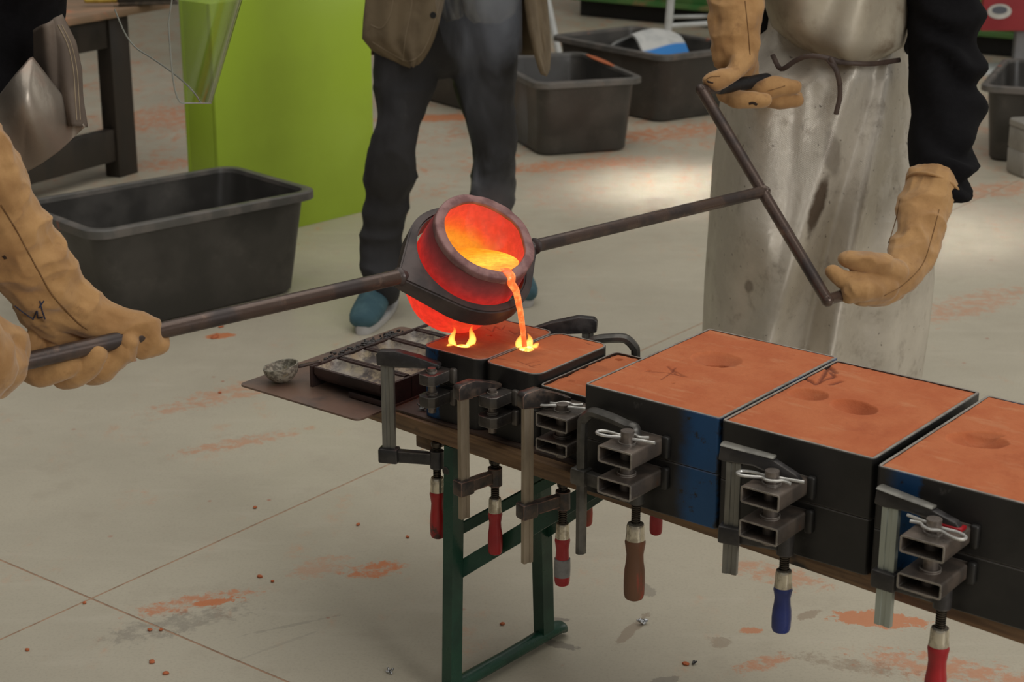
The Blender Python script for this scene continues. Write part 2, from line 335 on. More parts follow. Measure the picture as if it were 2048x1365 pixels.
# ------------------------------------------------------------ floor
J1 = (at_z(0, 1280, 0), at_z(1410, 644, 0)); J2 = (at_z(0, 1178, 0), at_z(370, 1365, 0))
FA = math.atan2((J1[1]-J1[0]).y, (J1[1]-J1[0]).x)
F1 = Vector((math.cos(FA), math.sin(FA), 0)); F2 = Vector((-math.sin(FA), math.cos(FA), 0))
FOg = J1[0] + F1*((J2[0]-J1[0]).dot(F1)+.085)
def floor_mat():
    t = NT('dusty_concrete'); v = t.coord(); n1 = t.noise(v, 1.1, 8, .6); n2 = t.noise(v, 7, 7, .65); fine = t.noise(v, 160, 3, .6)
    col = t.mix(t.ramp(n1, .35, .68), lin(196, 188, 168), lin(182, 174, 155))
    col = t.mix(t.math('MULTIPLY', t.ramp(n2, .5, .72), .5), col, lin(176, 166, 147))
    col = t.mix(t.math('MULTIPLY', t.ramp(fine, .45, .75), .22), col, lin(140, 130, 114))
    # trowel sweeps
    sw = t.noise(t.coord((1, 5, 1), rot=(0, 0, .5)), 3, 6, .6)
    col = t.mix(t.math('MULTIPLY', t.ramp(sw, .52, .75), .35), col, lin(206, 198, 180))
    dust = lin(212, 138, 88)
    # drifting orange dust, streaky
    st = t.noise(t.coord((2.4, 1, 1), rot=(0, 0, -.9)), 3.2, 8, .72); sp = t.noise(v, 26, 6, .75)
    d = t.math('MULTIPLY', t.ramp(st, .54, .74), t.ramp(sp, .42, .66))
    col = t.mix(t.math('MULTIPLY', d, .55), col, dust)
    sy = t.new('ShaderNodeSeparateXYZ'); t.l.new(v, sy.inputs[0])
    far = t.math('MULTIPLY', t.ramp(sy.outputs[1], 5.5, 8), t.math('MULTIPLY', t.ramp(st, .44, .64), t.ramp(sp, .45, .6)))
    col = t.mix(t.math('MULTIPLY', far, .8), col, lin(206, 126, 78))
    # crumbs as colour specks
    vo = t.new('ShaderNodeTexVoronoi'); t.l.new(v, vo.inputs['Vector']); vo.inputs['Scale'].default_value = 9
    spk = t.math('MULTIPLY', t.ramp(vo.outputs['Distance'], .03, .07, 1, 0), t.ramp(t.noise(v, 2.2, 3), .47, .6))
    col = t.mix(t.math('MULTIPLY', spk, .8), col, lin(170, 92, 64))
    # dirt with a shape of its own: (px, py, length, width, angle, colour, amount, raggedness)
    o, br, gy = lin(206, 124, 76), lin(142, 120, 100), lin(128, 120, 110)
    spots = [(1760, 1240, .20, .08, -10, o, .8, .9), (1440, 1285, .05, .05, 0, br, .45, .9), (1262, 1262, .16, .026, 62, br, .55, .8), (1325, 1363, .08, .03, 20, gy, .6, .6),
             (390, 1205, .22, .06, 25, o, .75, 1.2), (350, 1250, .26, .08, 25, gy, .5, 1.4), (750, 1140, .11, .07, 20, o, .9, 1.1), (440, 672, .10, .06, 15, o, .9, .5), (430, 1205, .12, .03, 20, o, .9, .9),
             (640, 1135, .12, .08, 30, o, .35, 1.2), (450, 790, .4, .1, 40, o, .45, 1.3), (480, 885, .3, .06, 30, o, .45, 1.2), (1900, 1340, .3, .10, -20, o, .6, 1.3), (1500, 1262, .05, .03, 0, o, .7, .8),
             (1620, 1230, .07, .03, 40, br, .55, .8), (1290, 1180, .05, .06, 10, gy, .5, 1.0), (1550, 1150, .2, .08, -30, o, .5, 1.3), (1840, 1150, .3, .1, -30, o, .5, 1.4), (1700, 1330, .2, .05, -20, br, .5, 1.2), (1520, 1330, .12, .04, 30, o, .6, 1.2),
             (1120, 1290, .08, .03, -30, gy, .7, .6), (1110, 1240, .06, .02, 0, gy, .7, .6), (1940, 610, .5, .15, 40, o, .4, 1.3), (650, 430, .5, .06, 48, o, .85, .8), (900, 235, .8, .2, 10, o, .8, 1.0), (1150, 330, .7, .2, 20, o, .7, 1.1),
             (1350, 265, .8, .25, 30, o, .7, 1.1), (345, 235, .7, .5, 40, o, .65, 1.1), (320, 330, .4, .2, 20, o, .5, 1.2), (1990, 380, .7, .2, 20, o, .5, 1.2), (590, 1250, .2, .012, 25, gy, .3, .9), (560, 1290, .2, .01, 40, gy, .2, .8)]
    jag = t.math('SUBTRACT', t.noise(v, 34, 6, .75), .5)
    for px, py, L, Wd, ang, c, amt, rag in spots:
        p = at_z(px, py, 0); mp = t.new('ShaderNodeMapping'); mp.vector_type = 'TEXTURE'
        tc = t.new('ShaderNodeTexCoord'); t.l.new(tc.outputs['Object'], mp.inputs[0])
        mp.inputs['Location'].default_value = p; mp.inputs['Rotation'].default_value = (0, 0, math.radians(ang)); mp.inputs['Scale'].default_value = (L/2, Wd/2, 10)
        ln = t.new('ShaderNodeVectorMath', operation='LENGTH'); t.l.new(mp.outputs[0], ln.inputs[0])
        r = t.math('ADD', ln.outputs['Value'], t.math('MULTIPLY', jag, 3.2*rag))
        m = t.ramp(r, .78, .95+.3*(rag > 1), 1, 0)
        if rag > 1: m = t.math('MULTIPLY', m, t.ramp(sp, .38, .56))
        col = t.mix(t.math('MULTIPLY', m, amt), col, c)
    t.bump(t.math('ADD', t.math('MULTIPLY', n2, .5), t.math('MULTIPLY', fine, .3)), .12, .003)
    t.b.inputs['Specular IOR Level'].default_value = .5
    return t.set(Base_Color=col, Roughness=t.ramp(n2, .3, .7, .34, .5))
M['floor'] = floor_mat(); M['joint'] = pmat('joint_dirt', lin(178, 144, 118), lin(150, 122, 100), 30, .9)
bm = NB(); box(bm, -14, 14, -4, 26, -.12, -.0006)
floor = tag(obj('floor', bm, M['joint'], smooth=False), 'pale concrete floor dusted with orange sand', None, kind='structure')
def slab(a0, a1, b0, b1):
    bm = NB(); g = .0026
    pts = [FOg+F1*a+F2*b for a, b in ((a0+g, b0+g), (a1-g, b0+g), (a1-g, b1-g), (a0+g, b1-g))]
    A = [bm.verts.new((p.x, p.y, -.02)) for p in pts]; B = [bm.verts.new((p.x, p.y, 0)) for p in pts]
    bridge(bm, A, B); bm.faces.new(B)
    obj('slab', bm, M['floor'], floor, smooth=False)
ca = [-6, 0, 12, 24]; cb = [-12, -6, 0, 12, 24]
for a0, a1 in zip(ca, ca[1:]):
    for b0, b1 in zip(cb, cb[1:]):
        c = FOg+F1*(a0+a1)/2+F2*(b0+b1)/2
        if -9 < c.x < 13 and -3 < c.y < 20: slab(a0, a1, b0, b1)

# hall walls, all outside the picture
M['wall'] = pmat('hall_plaster', lin(186, 182, 172), lin(172, 168, 158), 1.5, .85, 0, .1)
M['wall_dark'] = pmat('dark_hall_cladding', lin(92, 88, 82), lin(80, 76, 70), 1.5, .85, 0, .1)
for nm, q in (('wall_back', (-11, 11, 22, 22.3)), ('wall_left', (-11.3, -11, -4, 22.3)), ('wall_right', (11, 11.3, -4, 22.3))):
    bm = NB(); box(bm, q[0], q[1], q[2], q[3], -.02, 7.2); tag(obj(nm, bm, M['wall_dark' if nm == 'wall_left' else 'wall'], smooth=False), 'plain plastered wall of the workshop hall', None, kind='structure')

# ------------------------------------------------------------ bench
def build_bench():
    t = thing('folding_bench', 'worn wooden folding bench on green steel legs carrying the moulding flasks', 'bench', BF(-.554, .080, 0), BA-math.radians(3.8))
    W, L, zt, th = .265, 2.2, .5, .03
    bm = NB(); box(bm, 0, L, 0, W, zt-th, zt, .004); obj('seat_board', bm, M['wood'], t)
    bm = NB(); box(bm, .115, .155, .02, W-.02, zt-th-.032, zt-th, .003); obj('batten', bm, M['wood'], t)
    bm = NB(); box(bm, .3, L-.3, W/2-.02, W/2+.02, zt-th-.022, zt-th, .002); obj('rail', bm, M['wood'], t)
    for s, x in ((1, .215), (-1, L-.215)):
        fr = thing_part('leg_frame', t)
        for y in (.006, W-.036):
            bm = NB(); poly = [(-.009, -.014), (.014, -.014), (.014, .014), (.011, .014), (.011, -.011), (-.006, -.011), (-.006, -.004), (-.009, -.004)] if y < .1 else [(-.012, -.012), (.014, -.012), (.014, .018), (.011, .018), (.011, -.009), (-.012, -.009)]
            yy = y+.008
            fx, fy = (s*.030, -.044) if y < .1 else (s*.020, -.004)
            lo = [Vector((x+a+fx, yy+b+fy, .022)) for a, b in poly]; hi = [Vector((x+a, yy+b, zt-th)) for a, b in poly]
            loops(bm, [lo, hi], cap0=True, cap1=True); obj('leg', bm, M['green_leg'], fr)
            bm = NB(); cyl(bm, (x-.001, yy-.019, zt-th-.045), (x-.001, yy-.014, zt-th-.045), .008); obj('rivet', bm, M['cast'], fr)
            bm = NB(); a = Vector((x+s*.018, yy-.010 if y < .1 else yy+.004, .235)); b = Vector((x+s*.27, W/2+(-.035 if y < .1 else .035), zt-th-.024))
            d = (b-a).normalized(); u = Vector((0, 1, 0)); n = d.cross(u)
            prism(bm, [(0, -.015), ((b-a).length, -.015), ((b-a).length, .015), (0, .015)], a, d, n, .004); obj('strut', bm, M['green_leg'], fr)
        bm = NB(); a = Vector((x+s*.012, .01, .31)); b = Vector((x+s*.2, W-.04, zt-th-.008)); d = (b-a).normalized(); n = d.cross(Vector((1, 0, 0))).normalized()
        prism(bm, [(0, -.012), ((b-a).length, -.012), ((b-a).length, .012), (0, .012)], a, d, n, .004); obj('strut', bm, M['green_leg'], fr)
        bm = NB(); sweep(bm, [(x+s*.031, -.075, .012), (x+s*.031, -.06, .02), (x+s*.029, .01, .019), (x+s*.026, W/2, .019), (x+s*.022, W-.05, .019), (x+s*.021, W+.012, .02), (x+s*.021, W+.024, .012)], [(.014, .008), (.017, .012), (.016, .013), (.014, .013), (.016, .013), (.017, .012), (.014, .008)], up=(0, 0, 1), seg=12); obj('foot_bar', bm, M['green_leg'], fr)
        bm = NB(); box(bm, x-.012, x+.012, .02, W-.02, zt-th-.02, zt-th, .002); obj('cross_bar', bm, M['green_leg'], fr)
def thing_part(name, parent):
    o = bpy.data.objects.new(name, None); COL.objects.link(o); o.parent = parent; o.empty_display_size = .03; return o
build_bench()

# ------------------------------------------------------------ plates on the bench
def plate(name, label, x0, x1, y0, y1, z, th, m, r=.012, warp=0):
    t = NB(); cx, cy = (x0+x1)/2, (y0+y1)/2; pts = rrect(x1-x0, y1-y0, r)
    loops(t, [[Vector((a, b, 0)) for a, b in pts], [Vector((a, b, th)) for a, b in pts]], cap0=True, cap1=True)
    o = tag(obj(name, t, m, angle=30), label, 'plate'); o.location = BF(cx, cy, z); o.rotation_euler = (0, 0, BA+math.radians(warp)); return o
plate('steel_sheet', 'heat-browned steel sheet under the ingot mould, overhanging the bench end', -.795, -.49, .0, .455, .5005, .0035, M['plate'])
plate('base_plate', 'long dark steel plate lying on the bench under the small flasks', -.478, -.010, .076, .318, .5005, .0045, M['plate_dark'], .003, -1.2)

# ------------------------------------------------------------ sand and flasks
def seglen(P, a, b):
    a, b = np.array(a), np.array(b); d = b-a; t = np.clip(((P-a)@d)/max(d@d, 1e-12), 0, 1); return np.linalg.norm(P-(a+t[:, None]*d), axis=1)
def sand(w, d, r, z, depth, cups, marks, mat, parent, seed, res=.0017, scorch=(), rough=.0005, edge_drop=.0):
    nx, ny = int(w/res), int(d/res); xs = np.linspace(-w/2, w/2, nx+1); ys = np.linspace(-d/2, d/2, ny+1)
    X, Y = np.meshgrid(xs, ys); P = np.stack([X.ravel(), Y.ravel()], 1)
    # pull the square corners onto the rounded corner
    q = np.abs(P)-np.array([w/2-r, d/2-r]); ins = (q[:, 0] > 0) & (q[:, 1] > 0); ln = np.linalg.norm(q, axis=1)
    k = np.where(ins & (ln > r), r/np.maximum(ln, 1e-9), 1)
    P = np.where(ins[:, None], np.sign(P)*(np.array([w/2-r, d/2-r])+q*k[:, None]), P)
    P3 = np.concatenate([P, np.full((len(P), 1), seed*3.1)], 1)
    h = rough*fbm(P3*160, seed, 4)+.0008*fbm(P3*18, seed+9, 3); mk = np.zeros(len(P)); sc = np.zeros(len(P))
    if edge_drop:
        ed = np.minimum(w/2-np.abs(P[:, 0]), d/2-np.abs(P[:, 1])); h -= edge_drop*np.clip(1-ed/.012, 0, 1)*(.5+.5*fbm(P3*70, 3, 3))
    for (cx, cy, rx, ry, ang, dp, hr, hd) in cups:
        c, s = math.cos(ang), math.sin(ang); u = ((P[:, 0]-cx)*c+(P[:, 1]-cy)*s)/rx; v = (-(P[:, 0]-cx)*s+(P[:, 1]-cy)*c)/ry
        rr = np.sqrt(u*u+v*v)*(1+.06*fbm(P3*60, seed+5, 2)); h -= dp*np.clip(1-rr, 0, 1)**.8
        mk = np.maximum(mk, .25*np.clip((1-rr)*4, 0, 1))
        if hr: 
            r2 = np.sqrt((P[:, 0]-cx)**2+(P[:, 1]-cy)**2)/hr; h -= hd*np.clip((1-r2)*3, 0, 1)
    for pts, wd, dp, dark in marks:
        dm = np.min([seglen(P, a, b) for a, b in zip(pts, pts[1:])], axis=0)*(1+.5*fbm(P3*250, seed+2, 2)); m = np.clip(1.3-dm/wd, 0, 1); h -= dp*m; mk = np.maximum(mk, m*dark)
    for cx, cy, rr, am in scorch: sc = np.maximum(sc, am*np.clip(1-np.hypot(P[:, 0]-cx, P[:, 1]-cy)/rr+.35*fbm(P3*40, seed+7, 3), 0, 1))
    n = len(P); co = np.concatenate([P, (z+h)[:, None]], 1)
    idx = np.arange(n).reshape(ny+1, nx+1); F = np.stack([idx[:-1, :-1], idx[:-1, 1:], idx[1:, 1:], idx[1:, :-1]], -1).reshape(-1, 4)
    # skirt down to the sand body's underside
    rim = np.concatenate([idx[0, :], idx[1:, -1], idx[-1, -2::-1], idx[-2:0:-1, 0]]); low = co[rim].copy(); low[:, 2] = z-depth
    co = np.concatenate([co, low]); m = len(rim); j = np.arange(m); F = np.concatenate([F, np.stack([rim, n+j, n+(j+1) % m, rim[(j+1) % m]], 1)])
    me = bpy.data.meshes.new('sand'); me.from_pydata(co.tolist(), [], F.tolist()+[list(range(n+m-1, n-1, -1))])
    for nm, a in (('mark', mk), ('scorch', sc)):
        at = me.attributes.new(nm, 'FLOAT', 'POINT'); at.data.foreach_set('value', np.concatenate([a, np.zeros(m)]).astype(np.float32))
    return obj_me('sand', me, mat, parent, 60)
def rclip(bm, z, ang, flip=1):
    c, s = math.cos(ang), math.sin(ang)
    pts = [(.046, -.003), (.015, -.003), (-.012, -.004), (-.03, -.0085), (-.046, -.006), (-.051, .002), (-.045, .009), (-.03, .0085), (-.014, .005), (-.004, .0135), (.008, .0125), (.017, .007), (.03, .012)]
    wire(bm, [((x*c-y*flip*s), (x*s+y*flip*c), z+.0008*(i > 8)) for i, (x, y) in enumerate(pts)], .0023, 5)
def flask(label, x0, x1, y0, y1, z0, z1, split, r, th, lug, cups, marks, blues=(), seed=1, scorch=(), clip=None, sand_drop=.001, lugkind='tube', rot=0, edge_drop=0, pinh=.02):
    cx, cy = (x0+x1)/2, (y0+y1)/2; w, d = x1-x0, y1-y0; h = z1-z0; sp = split-z0
    t = thing('moulding_flask', label, 'moulding flask', BF(cx, cy, z0), BA+math.radians(rot), 'moulding flasks in a row on the bench')
    body = flask_mat('flask_steel', [(a-cx, b-cx) for a, b in blues])
    def shell(name, za, zb):
        bm = NB(); o = rrect(w, d, r); o2 = rrect(w-.0016, d-.0016, r); i_ = rrect(w-2*th, d-2*th, max(r-th, .001)); L = lambda q, z: [Vector((a, b, z)) for a, b in q]
        R = loops(bm, [L(o2, za), L(o, za+.001), L(o, zb-.001), L(o2, zb), L(i_, zb), L(i_, za)]); bridge(bm, R[-1], R[0])
        bm.faces.ensure_lookup_table()
        for f in bm.faces:
            if all(v.co.z > zb-.0001 for v in f.verts): f.material_index = 1
        return obj(name, bm, [body, M['rim']], t, 30)
    drag = shell('drag_frame', 0, sp-.0006); cope = shell('cope_frame', sp+.0006, h)
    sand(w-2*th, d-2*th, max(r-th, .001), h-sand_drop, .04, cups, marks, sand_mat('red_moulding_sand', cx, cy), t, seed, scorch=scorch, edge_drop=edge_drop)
    lx0, lx1, ln, u0, u1, l0, l1 = lug; lx0 -= cx; lx1 -= cx; u0 -= z0; u1 -= z0; l0 -= z0; l1 -= z0; lc = (lx0+lx1)/2
    for side in (-1, 1):
        ya = side*d/2; yb = side*(d/2+ln)
        for (a, b, par) in ((u0, u1, cope), (l0, l1, drag)):
            bm = NB()
            if lugkind == 'tube':
                q = rrect(lx1-lx0, b-a, .0035, 3); qi = rrect(lx1-lx0-.005, b-a-.005, .0015, 3); Lq = lambda q, y: [Vector((lc+p, y, (a+b)/2+v)) for p, v in q]
                loops(bm, [Lq(q, ya), Lq(q, yb), Lq(qi, yb), Lq(qi, ya+side*.004)], cap0=True, cap1=True)
                m_ = M['lug']
            else:
                c = .008; q = [(lx0, 0), (lx1, 0), (lx1, ln-c), (lx1-c, ln), (lx0+c, ln), (lx0, ln-c)]
                prism(bm, [(p, v*side) for p, v in q], (0, ya, (a+b)/2), (1, 0, 0), (0, 1, 0), b-a, .0012); m_ = M['block']
            obj('lug', bm, m_, par)
            bm = NB(); box(bm, lx1-.002, lx1+.011, ya-.001 if side > 0 else ya-.010, ya+.010 if side > 0 else ya+.001, a-.006, b+.004, .004, 3); obj('weld_tab', bm, M['block'] if lugkind != 'tube' else body, par)
        yp = side*(d/2+ln*.63); pr = .0105 if lugkind == 'tube' else .007
        pn = NB(); cyl(pn, (lc, yp, l0-.014), (lc, yp, u1+pinh), pr, seg=24); 
        bmesh.ops.bevel(pn, geom=[e for e in pn.edges if len(e.link_faces) == 2 and e.calc_face_angle(0) > 1], offset=.002, segments=2, affect='EDGES')
        pin = obj('pin', pn, M['pin'], t)
        bm = NB(); cyl(bm, (lc, yp, u1), (lc, yp, u1+.003), pr*1.35); obj('washer', bm, M['lug'], pin)
        bm = NB(); cyl(bm, (lc, yp, l1), (lc, yp, l1+.004), pr*1.4); obj('washer', bm, M['lug'], pin)
        if clip is not None and side < 0:
            bm = NB(); rclip(bm, u1+.009, math.radians(clip[0]), clip[1])
            for v in bm.verts: v.co += Vector((lc, yp, 0))
            obj('spring_clip', bm, M['zinc'], pin)
    return t
def Ls(px, py, z, cx, cy):
    p = at_z(px, py, z)-BO; return (p.dot(E1)-cx, p.dot(E2)-cy)
def stroke(pts, z, cx, cy, w=.0016, d=.0016, dark=.9): return ([Ls(a, b, z, cx, cy) for a, b in pts], w, d, dark)
c = (.125, .1825)
flask('large orange sand flask with one pouring hole and a scratched star mark, blue corner', 0, .25, 0, .365, .5, .68, .59, .007, .005, (.092, .154, .09, .601, .628, .550, .577),
      [Ls(1433, 718, .68, *c)+(.044, .038, 0, .014, 0, 0), Ls(1433, 724, .68, *c)+(.017, .015, 0, .0, .019, .034), Ls(1297, 740, .68, *c)+(.004, .003, 0, .004, 0, 0), Ls(1345, 765, .68, *c)+(.004, .003, 0, .003, 0, 0)],
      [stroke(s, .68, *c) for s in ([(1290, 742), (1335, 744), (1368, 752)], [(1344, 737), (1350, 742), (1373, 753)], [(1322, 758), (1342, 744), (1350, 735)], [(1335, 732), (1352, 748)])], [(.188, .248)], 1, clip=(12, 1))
c = (.3785, .1735)
flask('large orange sand flask with two round hollows and crumbly scratched letters', .2535, .5035, -.003, .35, .5, .68, .587, .007, .005, (.343, .406, .088, .602, .628, .549, .576),
      [Ls(1617, 788, .68, *c)+(.032, .026, .2, .022, 0, 0), Ls(1708, 813, .68, *c)+(.040, .028, -.2, .026, 0, 0)],
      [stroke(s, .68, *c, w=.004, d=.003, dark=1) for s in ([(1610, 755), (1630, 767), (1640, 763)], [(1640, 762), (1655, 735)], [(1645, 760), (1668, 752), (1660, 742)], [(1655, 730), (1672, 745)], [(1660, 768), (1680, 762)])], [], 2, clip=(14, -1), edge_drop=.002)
c = (.642, .161)
flask('large orange sand flask nearest the camera, cut by the right picture edge', .517, .767, -.022, .344, .5, .68, .586, .007, .005, (.600, .664, .088, .606, .631, .553, .576),
      [Ls(1955, 880, .68, *c)+(.045, .03, .35, .024, 0, 0), Ls(1968, 868, .68, *c)+(.03, .012, .5, .008, 0, 0)], [], [(.545, .585)], 3, clip=(168, 1), edge_drop=.001)
c = (-.08, .1975)
flask('low middle flask with rough orange sand between the small flasks and the large ones', -.156, -.006, .085, .31, .5055, .62, .565, .012, .004, (-.097, -.034, .083, .586, .610, .545, .566),
      [Ls(1238, 718, .62, *c)+(.008, .006, 0, .014, 0, 0), Ls(1145, 762, .62, *c)+(.007, .006, 0, -.003, 0, 0), Ls(1190, 735, .62, *c)+(.03, .02, 0, .002, 0, 0)], [], [], 4, clip=(20, 1), edge_drop=.006, pinh=.012)
c = (-.218, .1925)
flask('small round-cornered flask taking the stream of molten metal', -.2775, -.1585, .087, .298, .5055, .635, .572, .022, .004, (-.247, -.206, .057, .579, .598, .543, .562),
      [Ls(1052, 697, .635, *c)+(.016, .012, 0, .006, 0, 0)],
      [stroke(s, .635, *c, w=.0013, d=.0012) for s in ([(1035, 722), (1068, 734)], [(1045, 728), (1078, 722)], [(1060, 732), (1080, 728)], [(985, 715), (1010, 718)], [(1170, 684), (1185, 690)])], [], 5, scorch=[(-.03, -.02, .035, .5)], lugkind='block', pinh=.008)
c = (-.348, .1925)
flask('small round-cornered flask with flames burning on its sand, beside the ingot mould', -.418, -.2785, .087, .298, .5055, .635, .575, .022, .004, (-.379, -.343, .057, .588, .607, .548, .567),
      [Ls(925, 688, .635, *c)+(.022, .016, 0, .006, 0, 0), Ls(978, 670, .635, *c)+(.006, .004, 0, .008, 0, 0)],
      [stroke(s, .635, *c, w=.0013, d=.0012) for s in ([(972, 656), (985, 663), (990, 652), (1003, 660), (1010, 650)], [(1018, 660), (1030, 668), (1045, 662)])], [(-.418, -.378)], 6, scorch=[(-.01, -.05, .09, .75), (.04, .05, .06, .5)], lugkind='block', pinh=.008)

# ------------------------------------------------------------ screw clamps
def handle_profile(r, L): return [(r*.86, 0), (r*.98, -.006), (r*.92, -L*.12), (r*.80, -L*.26), (r*.84, -L*.38), (r*.96, -L*.52), (r, -L*.7), (r*.97, -L*.9), (r*.86, -L*.965), (r*.55, -L*.995), (r*.05, -L)]
def clamp(label, bar, end, ztop, ztip, zbot, zjaw, zpad, zh, hl, hmat, rail='bar', hr=.012, bw=.021, bt=.009, kind='cast', jaw='cast', tape=False):
    bar, end = Vector((bar[0], bar[1], 0)), Vector((end[0], end[1], 0)); dv = end-bar; L = dv.length
    t = thing('screw_clamp', label, 'clamp', BF(bar.x, bar.y, zbot), BA+math.atan2(dv.y, dv.x), 'screw clamps along the bench'); Z = lambda z: z-zbot
    if kind == 'cast' or kind == 'slim':
        bm = NB(); q = [(-bw/2, -bt/2), (-bw/6, -bt/2), (-bw/8, -bt/2+.0014), (bw/8, -bt/2+.0014), (bw/6, -bt/2), (bw/2, -bt/2), (bw/2, bt/2), (bw/6, bt/2), (bw/8, bt/2-.0014), (-bw/8, bt/2-.0014), (-bw/6, bt/2), (-bw/2, bt/2)]
        loops(bm, [[Vector((a, b, 0)) for a, b in q], [Vector((a, b, Z(ztop)-.004)) for a, b in q]], cap0=True, cap1=True); obj('rail', bm, M[rail], t)
        hz = Z(ztop); tz = Z(ztip); bm = NB(); x0 = -bw/2-.006
        if kind == 'cast':
            poly = [(x0, hz-.027), (x0-.001, hz-.006), (x0+.005, hz), (.018, hz+.002), (L*.62, hz*.55+tz*.45+.006), (L+.009, tz+.009), (L+.009, tz+.001), (L-.014, tz+.0005), (L*.55, (hz-.026)*.5+tz*.5+.002), (bw/2+.004, hz-.029)]
            prism(bm, poly, (0, 0, 0), (1, 0, 0), (0, 0, 1), .019, .0028); fj = obj('fixed_jaw', bm, M[jaw], t)
        else:
            poly = [(x0-.006, hz-.024), (x0-.004, hz-.004), (x0+.002, hz-.001), (L*.7, hz-.010), (L+.012, tz+.012), (L+.02, tz+.003), (L+.012, tz+.0005), (L-.012, tz+.0005), (L-.02, tz+.008), (.03, hz-.022), (x0+.01, hz-.026)]
            prism(bm, poly, (0, 0, 0), (1, 0, 0), (0, 0, 1), .013, .002); fj = obj('fixed_jaw', bm, M[jaw], t)
            bm = NB(); a = Vector((x0-.002, 0, hz)); b = Vector((L*.72, 0, hz-.008)); sweep(bm, [a, b], [(.0105, .0022), (.0085, .0022)], up=(0, 0, 1), seg=12, sub=2); obj('top_flange', bm, M['bar'], fj)
    else:
        hz = Z(ztop); tz = Z(ztip); r = .030; bm = NB(); s = bw/2
        pts = [(0, 0, 0), (0, 0, hz*.5), (0, 0, hz-r-s)]+[(r-r*math.cos(a), 0, hz-r-s+r*math.sin(a)) for a in (.5, 1.0, 1.4)]+[(L*.55, 0, hz-s-.002), (L*.82, 0, hz-s-.006), (L*.95, 0, (hz+tz)/2), (L, 0, tz+.001)]
        sweep(bm, pts, [(bt*.72, s)]*(len(pts)-3)+[(bt*.7, s*.95), (bt*.65, s*.8), (bt*.6, s*.6)], up=(-1, 0, .0), seg=8, sub=3, round_ends=False, transport=True, ph=PI/8); obj('rail', bm, M[rail], t)
    if rail == 'bar_zinc':
        bm = NB(); box(bm, L-.012, L+.022, -.009, .009, Z(ztip)+.0005, Z(ztip)+.006, .0015); obj('jaw_cap', bm, M['red'], fj, label='red plastic cap on the jaw tip')
    zj = Z(zjaw); bm = NB()
    box(bm, -bw/2-.007, bw/2+.006, -.0125, .0125, zj-.014, zj+.014, .004); jm = M['bar_dark'] if kind == 'bent' else M[jaw]
    sj = obj('sliding_jaw', bm, jm, t)
    bm = NB(); prism(bm, [(bw/2+.002, zj-.012), (bw/2+.002, zj+.011), (L*.7, zj+.009), (L-.006, zj+.012), (L-.006, zj-.012), (L*.7, zj-.008)], (0, 0, 0), (1, 0, 0), (0, 0, 1), .014, .002); obj('jaw_arm', bm, jm, sj)
    bm = NB(); cyl(bm, (L, 0, zj-.016), (L, 0, zj+.016), .0125, seg=20); obj('jaw_nut', bm, jm, sj)
    bm = NB(); zp, zz = Z(zpad), Z(zh); n = int((zp-zz)/.0034); prof = [(.0058, zp-.004)]
    for k in range(n): prof += [(.0073, zp-.005-k*.0034), (.0073, zp-.0062-k*.0034), (.0058, zp-.0076-k*.0034)]
    prof.append((.0058, zz-.004)); M4 = Matrix.Translation((L, 0, 0)); lathe(bm, prof, 14, M4); sc = obj('spindle', bm, M['thread'], t)
    bm = NB(); lathe(bm, [(.004, zp-.010), (.0098, zp-.008), (.0105, zp-.002), (.0095, zp), (.001, zp)], 18, M4); obj('pressure_pad', bm, M['thread'], sc)
    fl = .026; bm = NB(); lathe(bm, [(.006, zz+.001), (hr*.76, zz), (hr*.84, zz-.004), (hr*.86, zz-fl*.7), (hr*.92, zz-fl), (.004, zz-fl)], 24, M4); obj('ferrule', bm, M['chrome'], t)
    bm = NB(); lathe(bm, [(r, zz-fl+.001+h) for r, h in handle_profile(hr, hl)], 24, M4); ho = obj('handle', bm, M[hmat], t)
    if tape:
        bm = NB(); lathe(bm, [(hr*.9, zz-fl-hl*.42), (hr*1.0, zz-fl-hl*.43), (hr*1.04, zz-fl-hl*.6), (hr*1.02, zz-fl-hl*.78), (hr*.9, zz-fl-hl*.79)], 24, M4); obj('tape_band', bm, M['tape'], ho, label='grey tape wrapped round the red handle')
    return t
clamp('black clamp with worn red handle, leftmost on the bench, beside the ingot mould', (-.450, .036), (-.370, .072), .633, .6075, .424, .437, .4695, .402, .092, 'red_worn', 'bar', .0145, .023)
clamp('black clamp with plain red handle and pale rail, between the two small flasks', (-.253, .006), (-.240, .074), .624, .5985, .379, .437, .4695, .397, .082, 'red', 'bar_brown', .0130, .018, jaw='cast_rust')
clamp('clamp with a red handle banded in grey tape, in front of the low flask', (-.109, -.004), (-.088, .066), .645, .6105, .342, .437, .4695, .394, .09, 'red', 'bar_brown', .0135, .018, jaw='cast_rust', tape=True)
clamp('bent steel bar clamp with a thick rubbed brown handle on the large flask lug', (.014, -.022), (.121, -.026), .656, .6285, .402, .535, .5495, .484, .105, 'redbrown', 'bar_dark', .0168, .017, .014, 'bent')
clamp('slim clamp with a blue handle on the middle large flask lug', (.308, -.052), (.388, -.034), .668, .6285, .465, .529, .5485, .487, .075, 'blue', 'bar', .0145, .022, kind='slim')
clamp('slim clamp with galvanised rail and long red handle, nearest the camera', (.556, -.048), (.641, -.050), .662, .6315, .458, .529, .5525, .482, .1, 'red', 'bar_zinc', .0155, .024, kind='slim')
clamp('black clamp behind the flaming flask, its jaw pointing left over the back lug', (-.262, .372), (-.356, .314), .647, .6075, .42, .437, .4695, .38, .09, 'red_worn', 'bar', .0118, .021)
clamp('bent steel bar clamp behind the small flasks with a stubby brown handle below', (-.146, .358), (-.222, .314), .642, .5985, .39, .437, .4695, .37, .08, 'redbrown', 'bar_dark', .0155, .017, .014, 'bent')
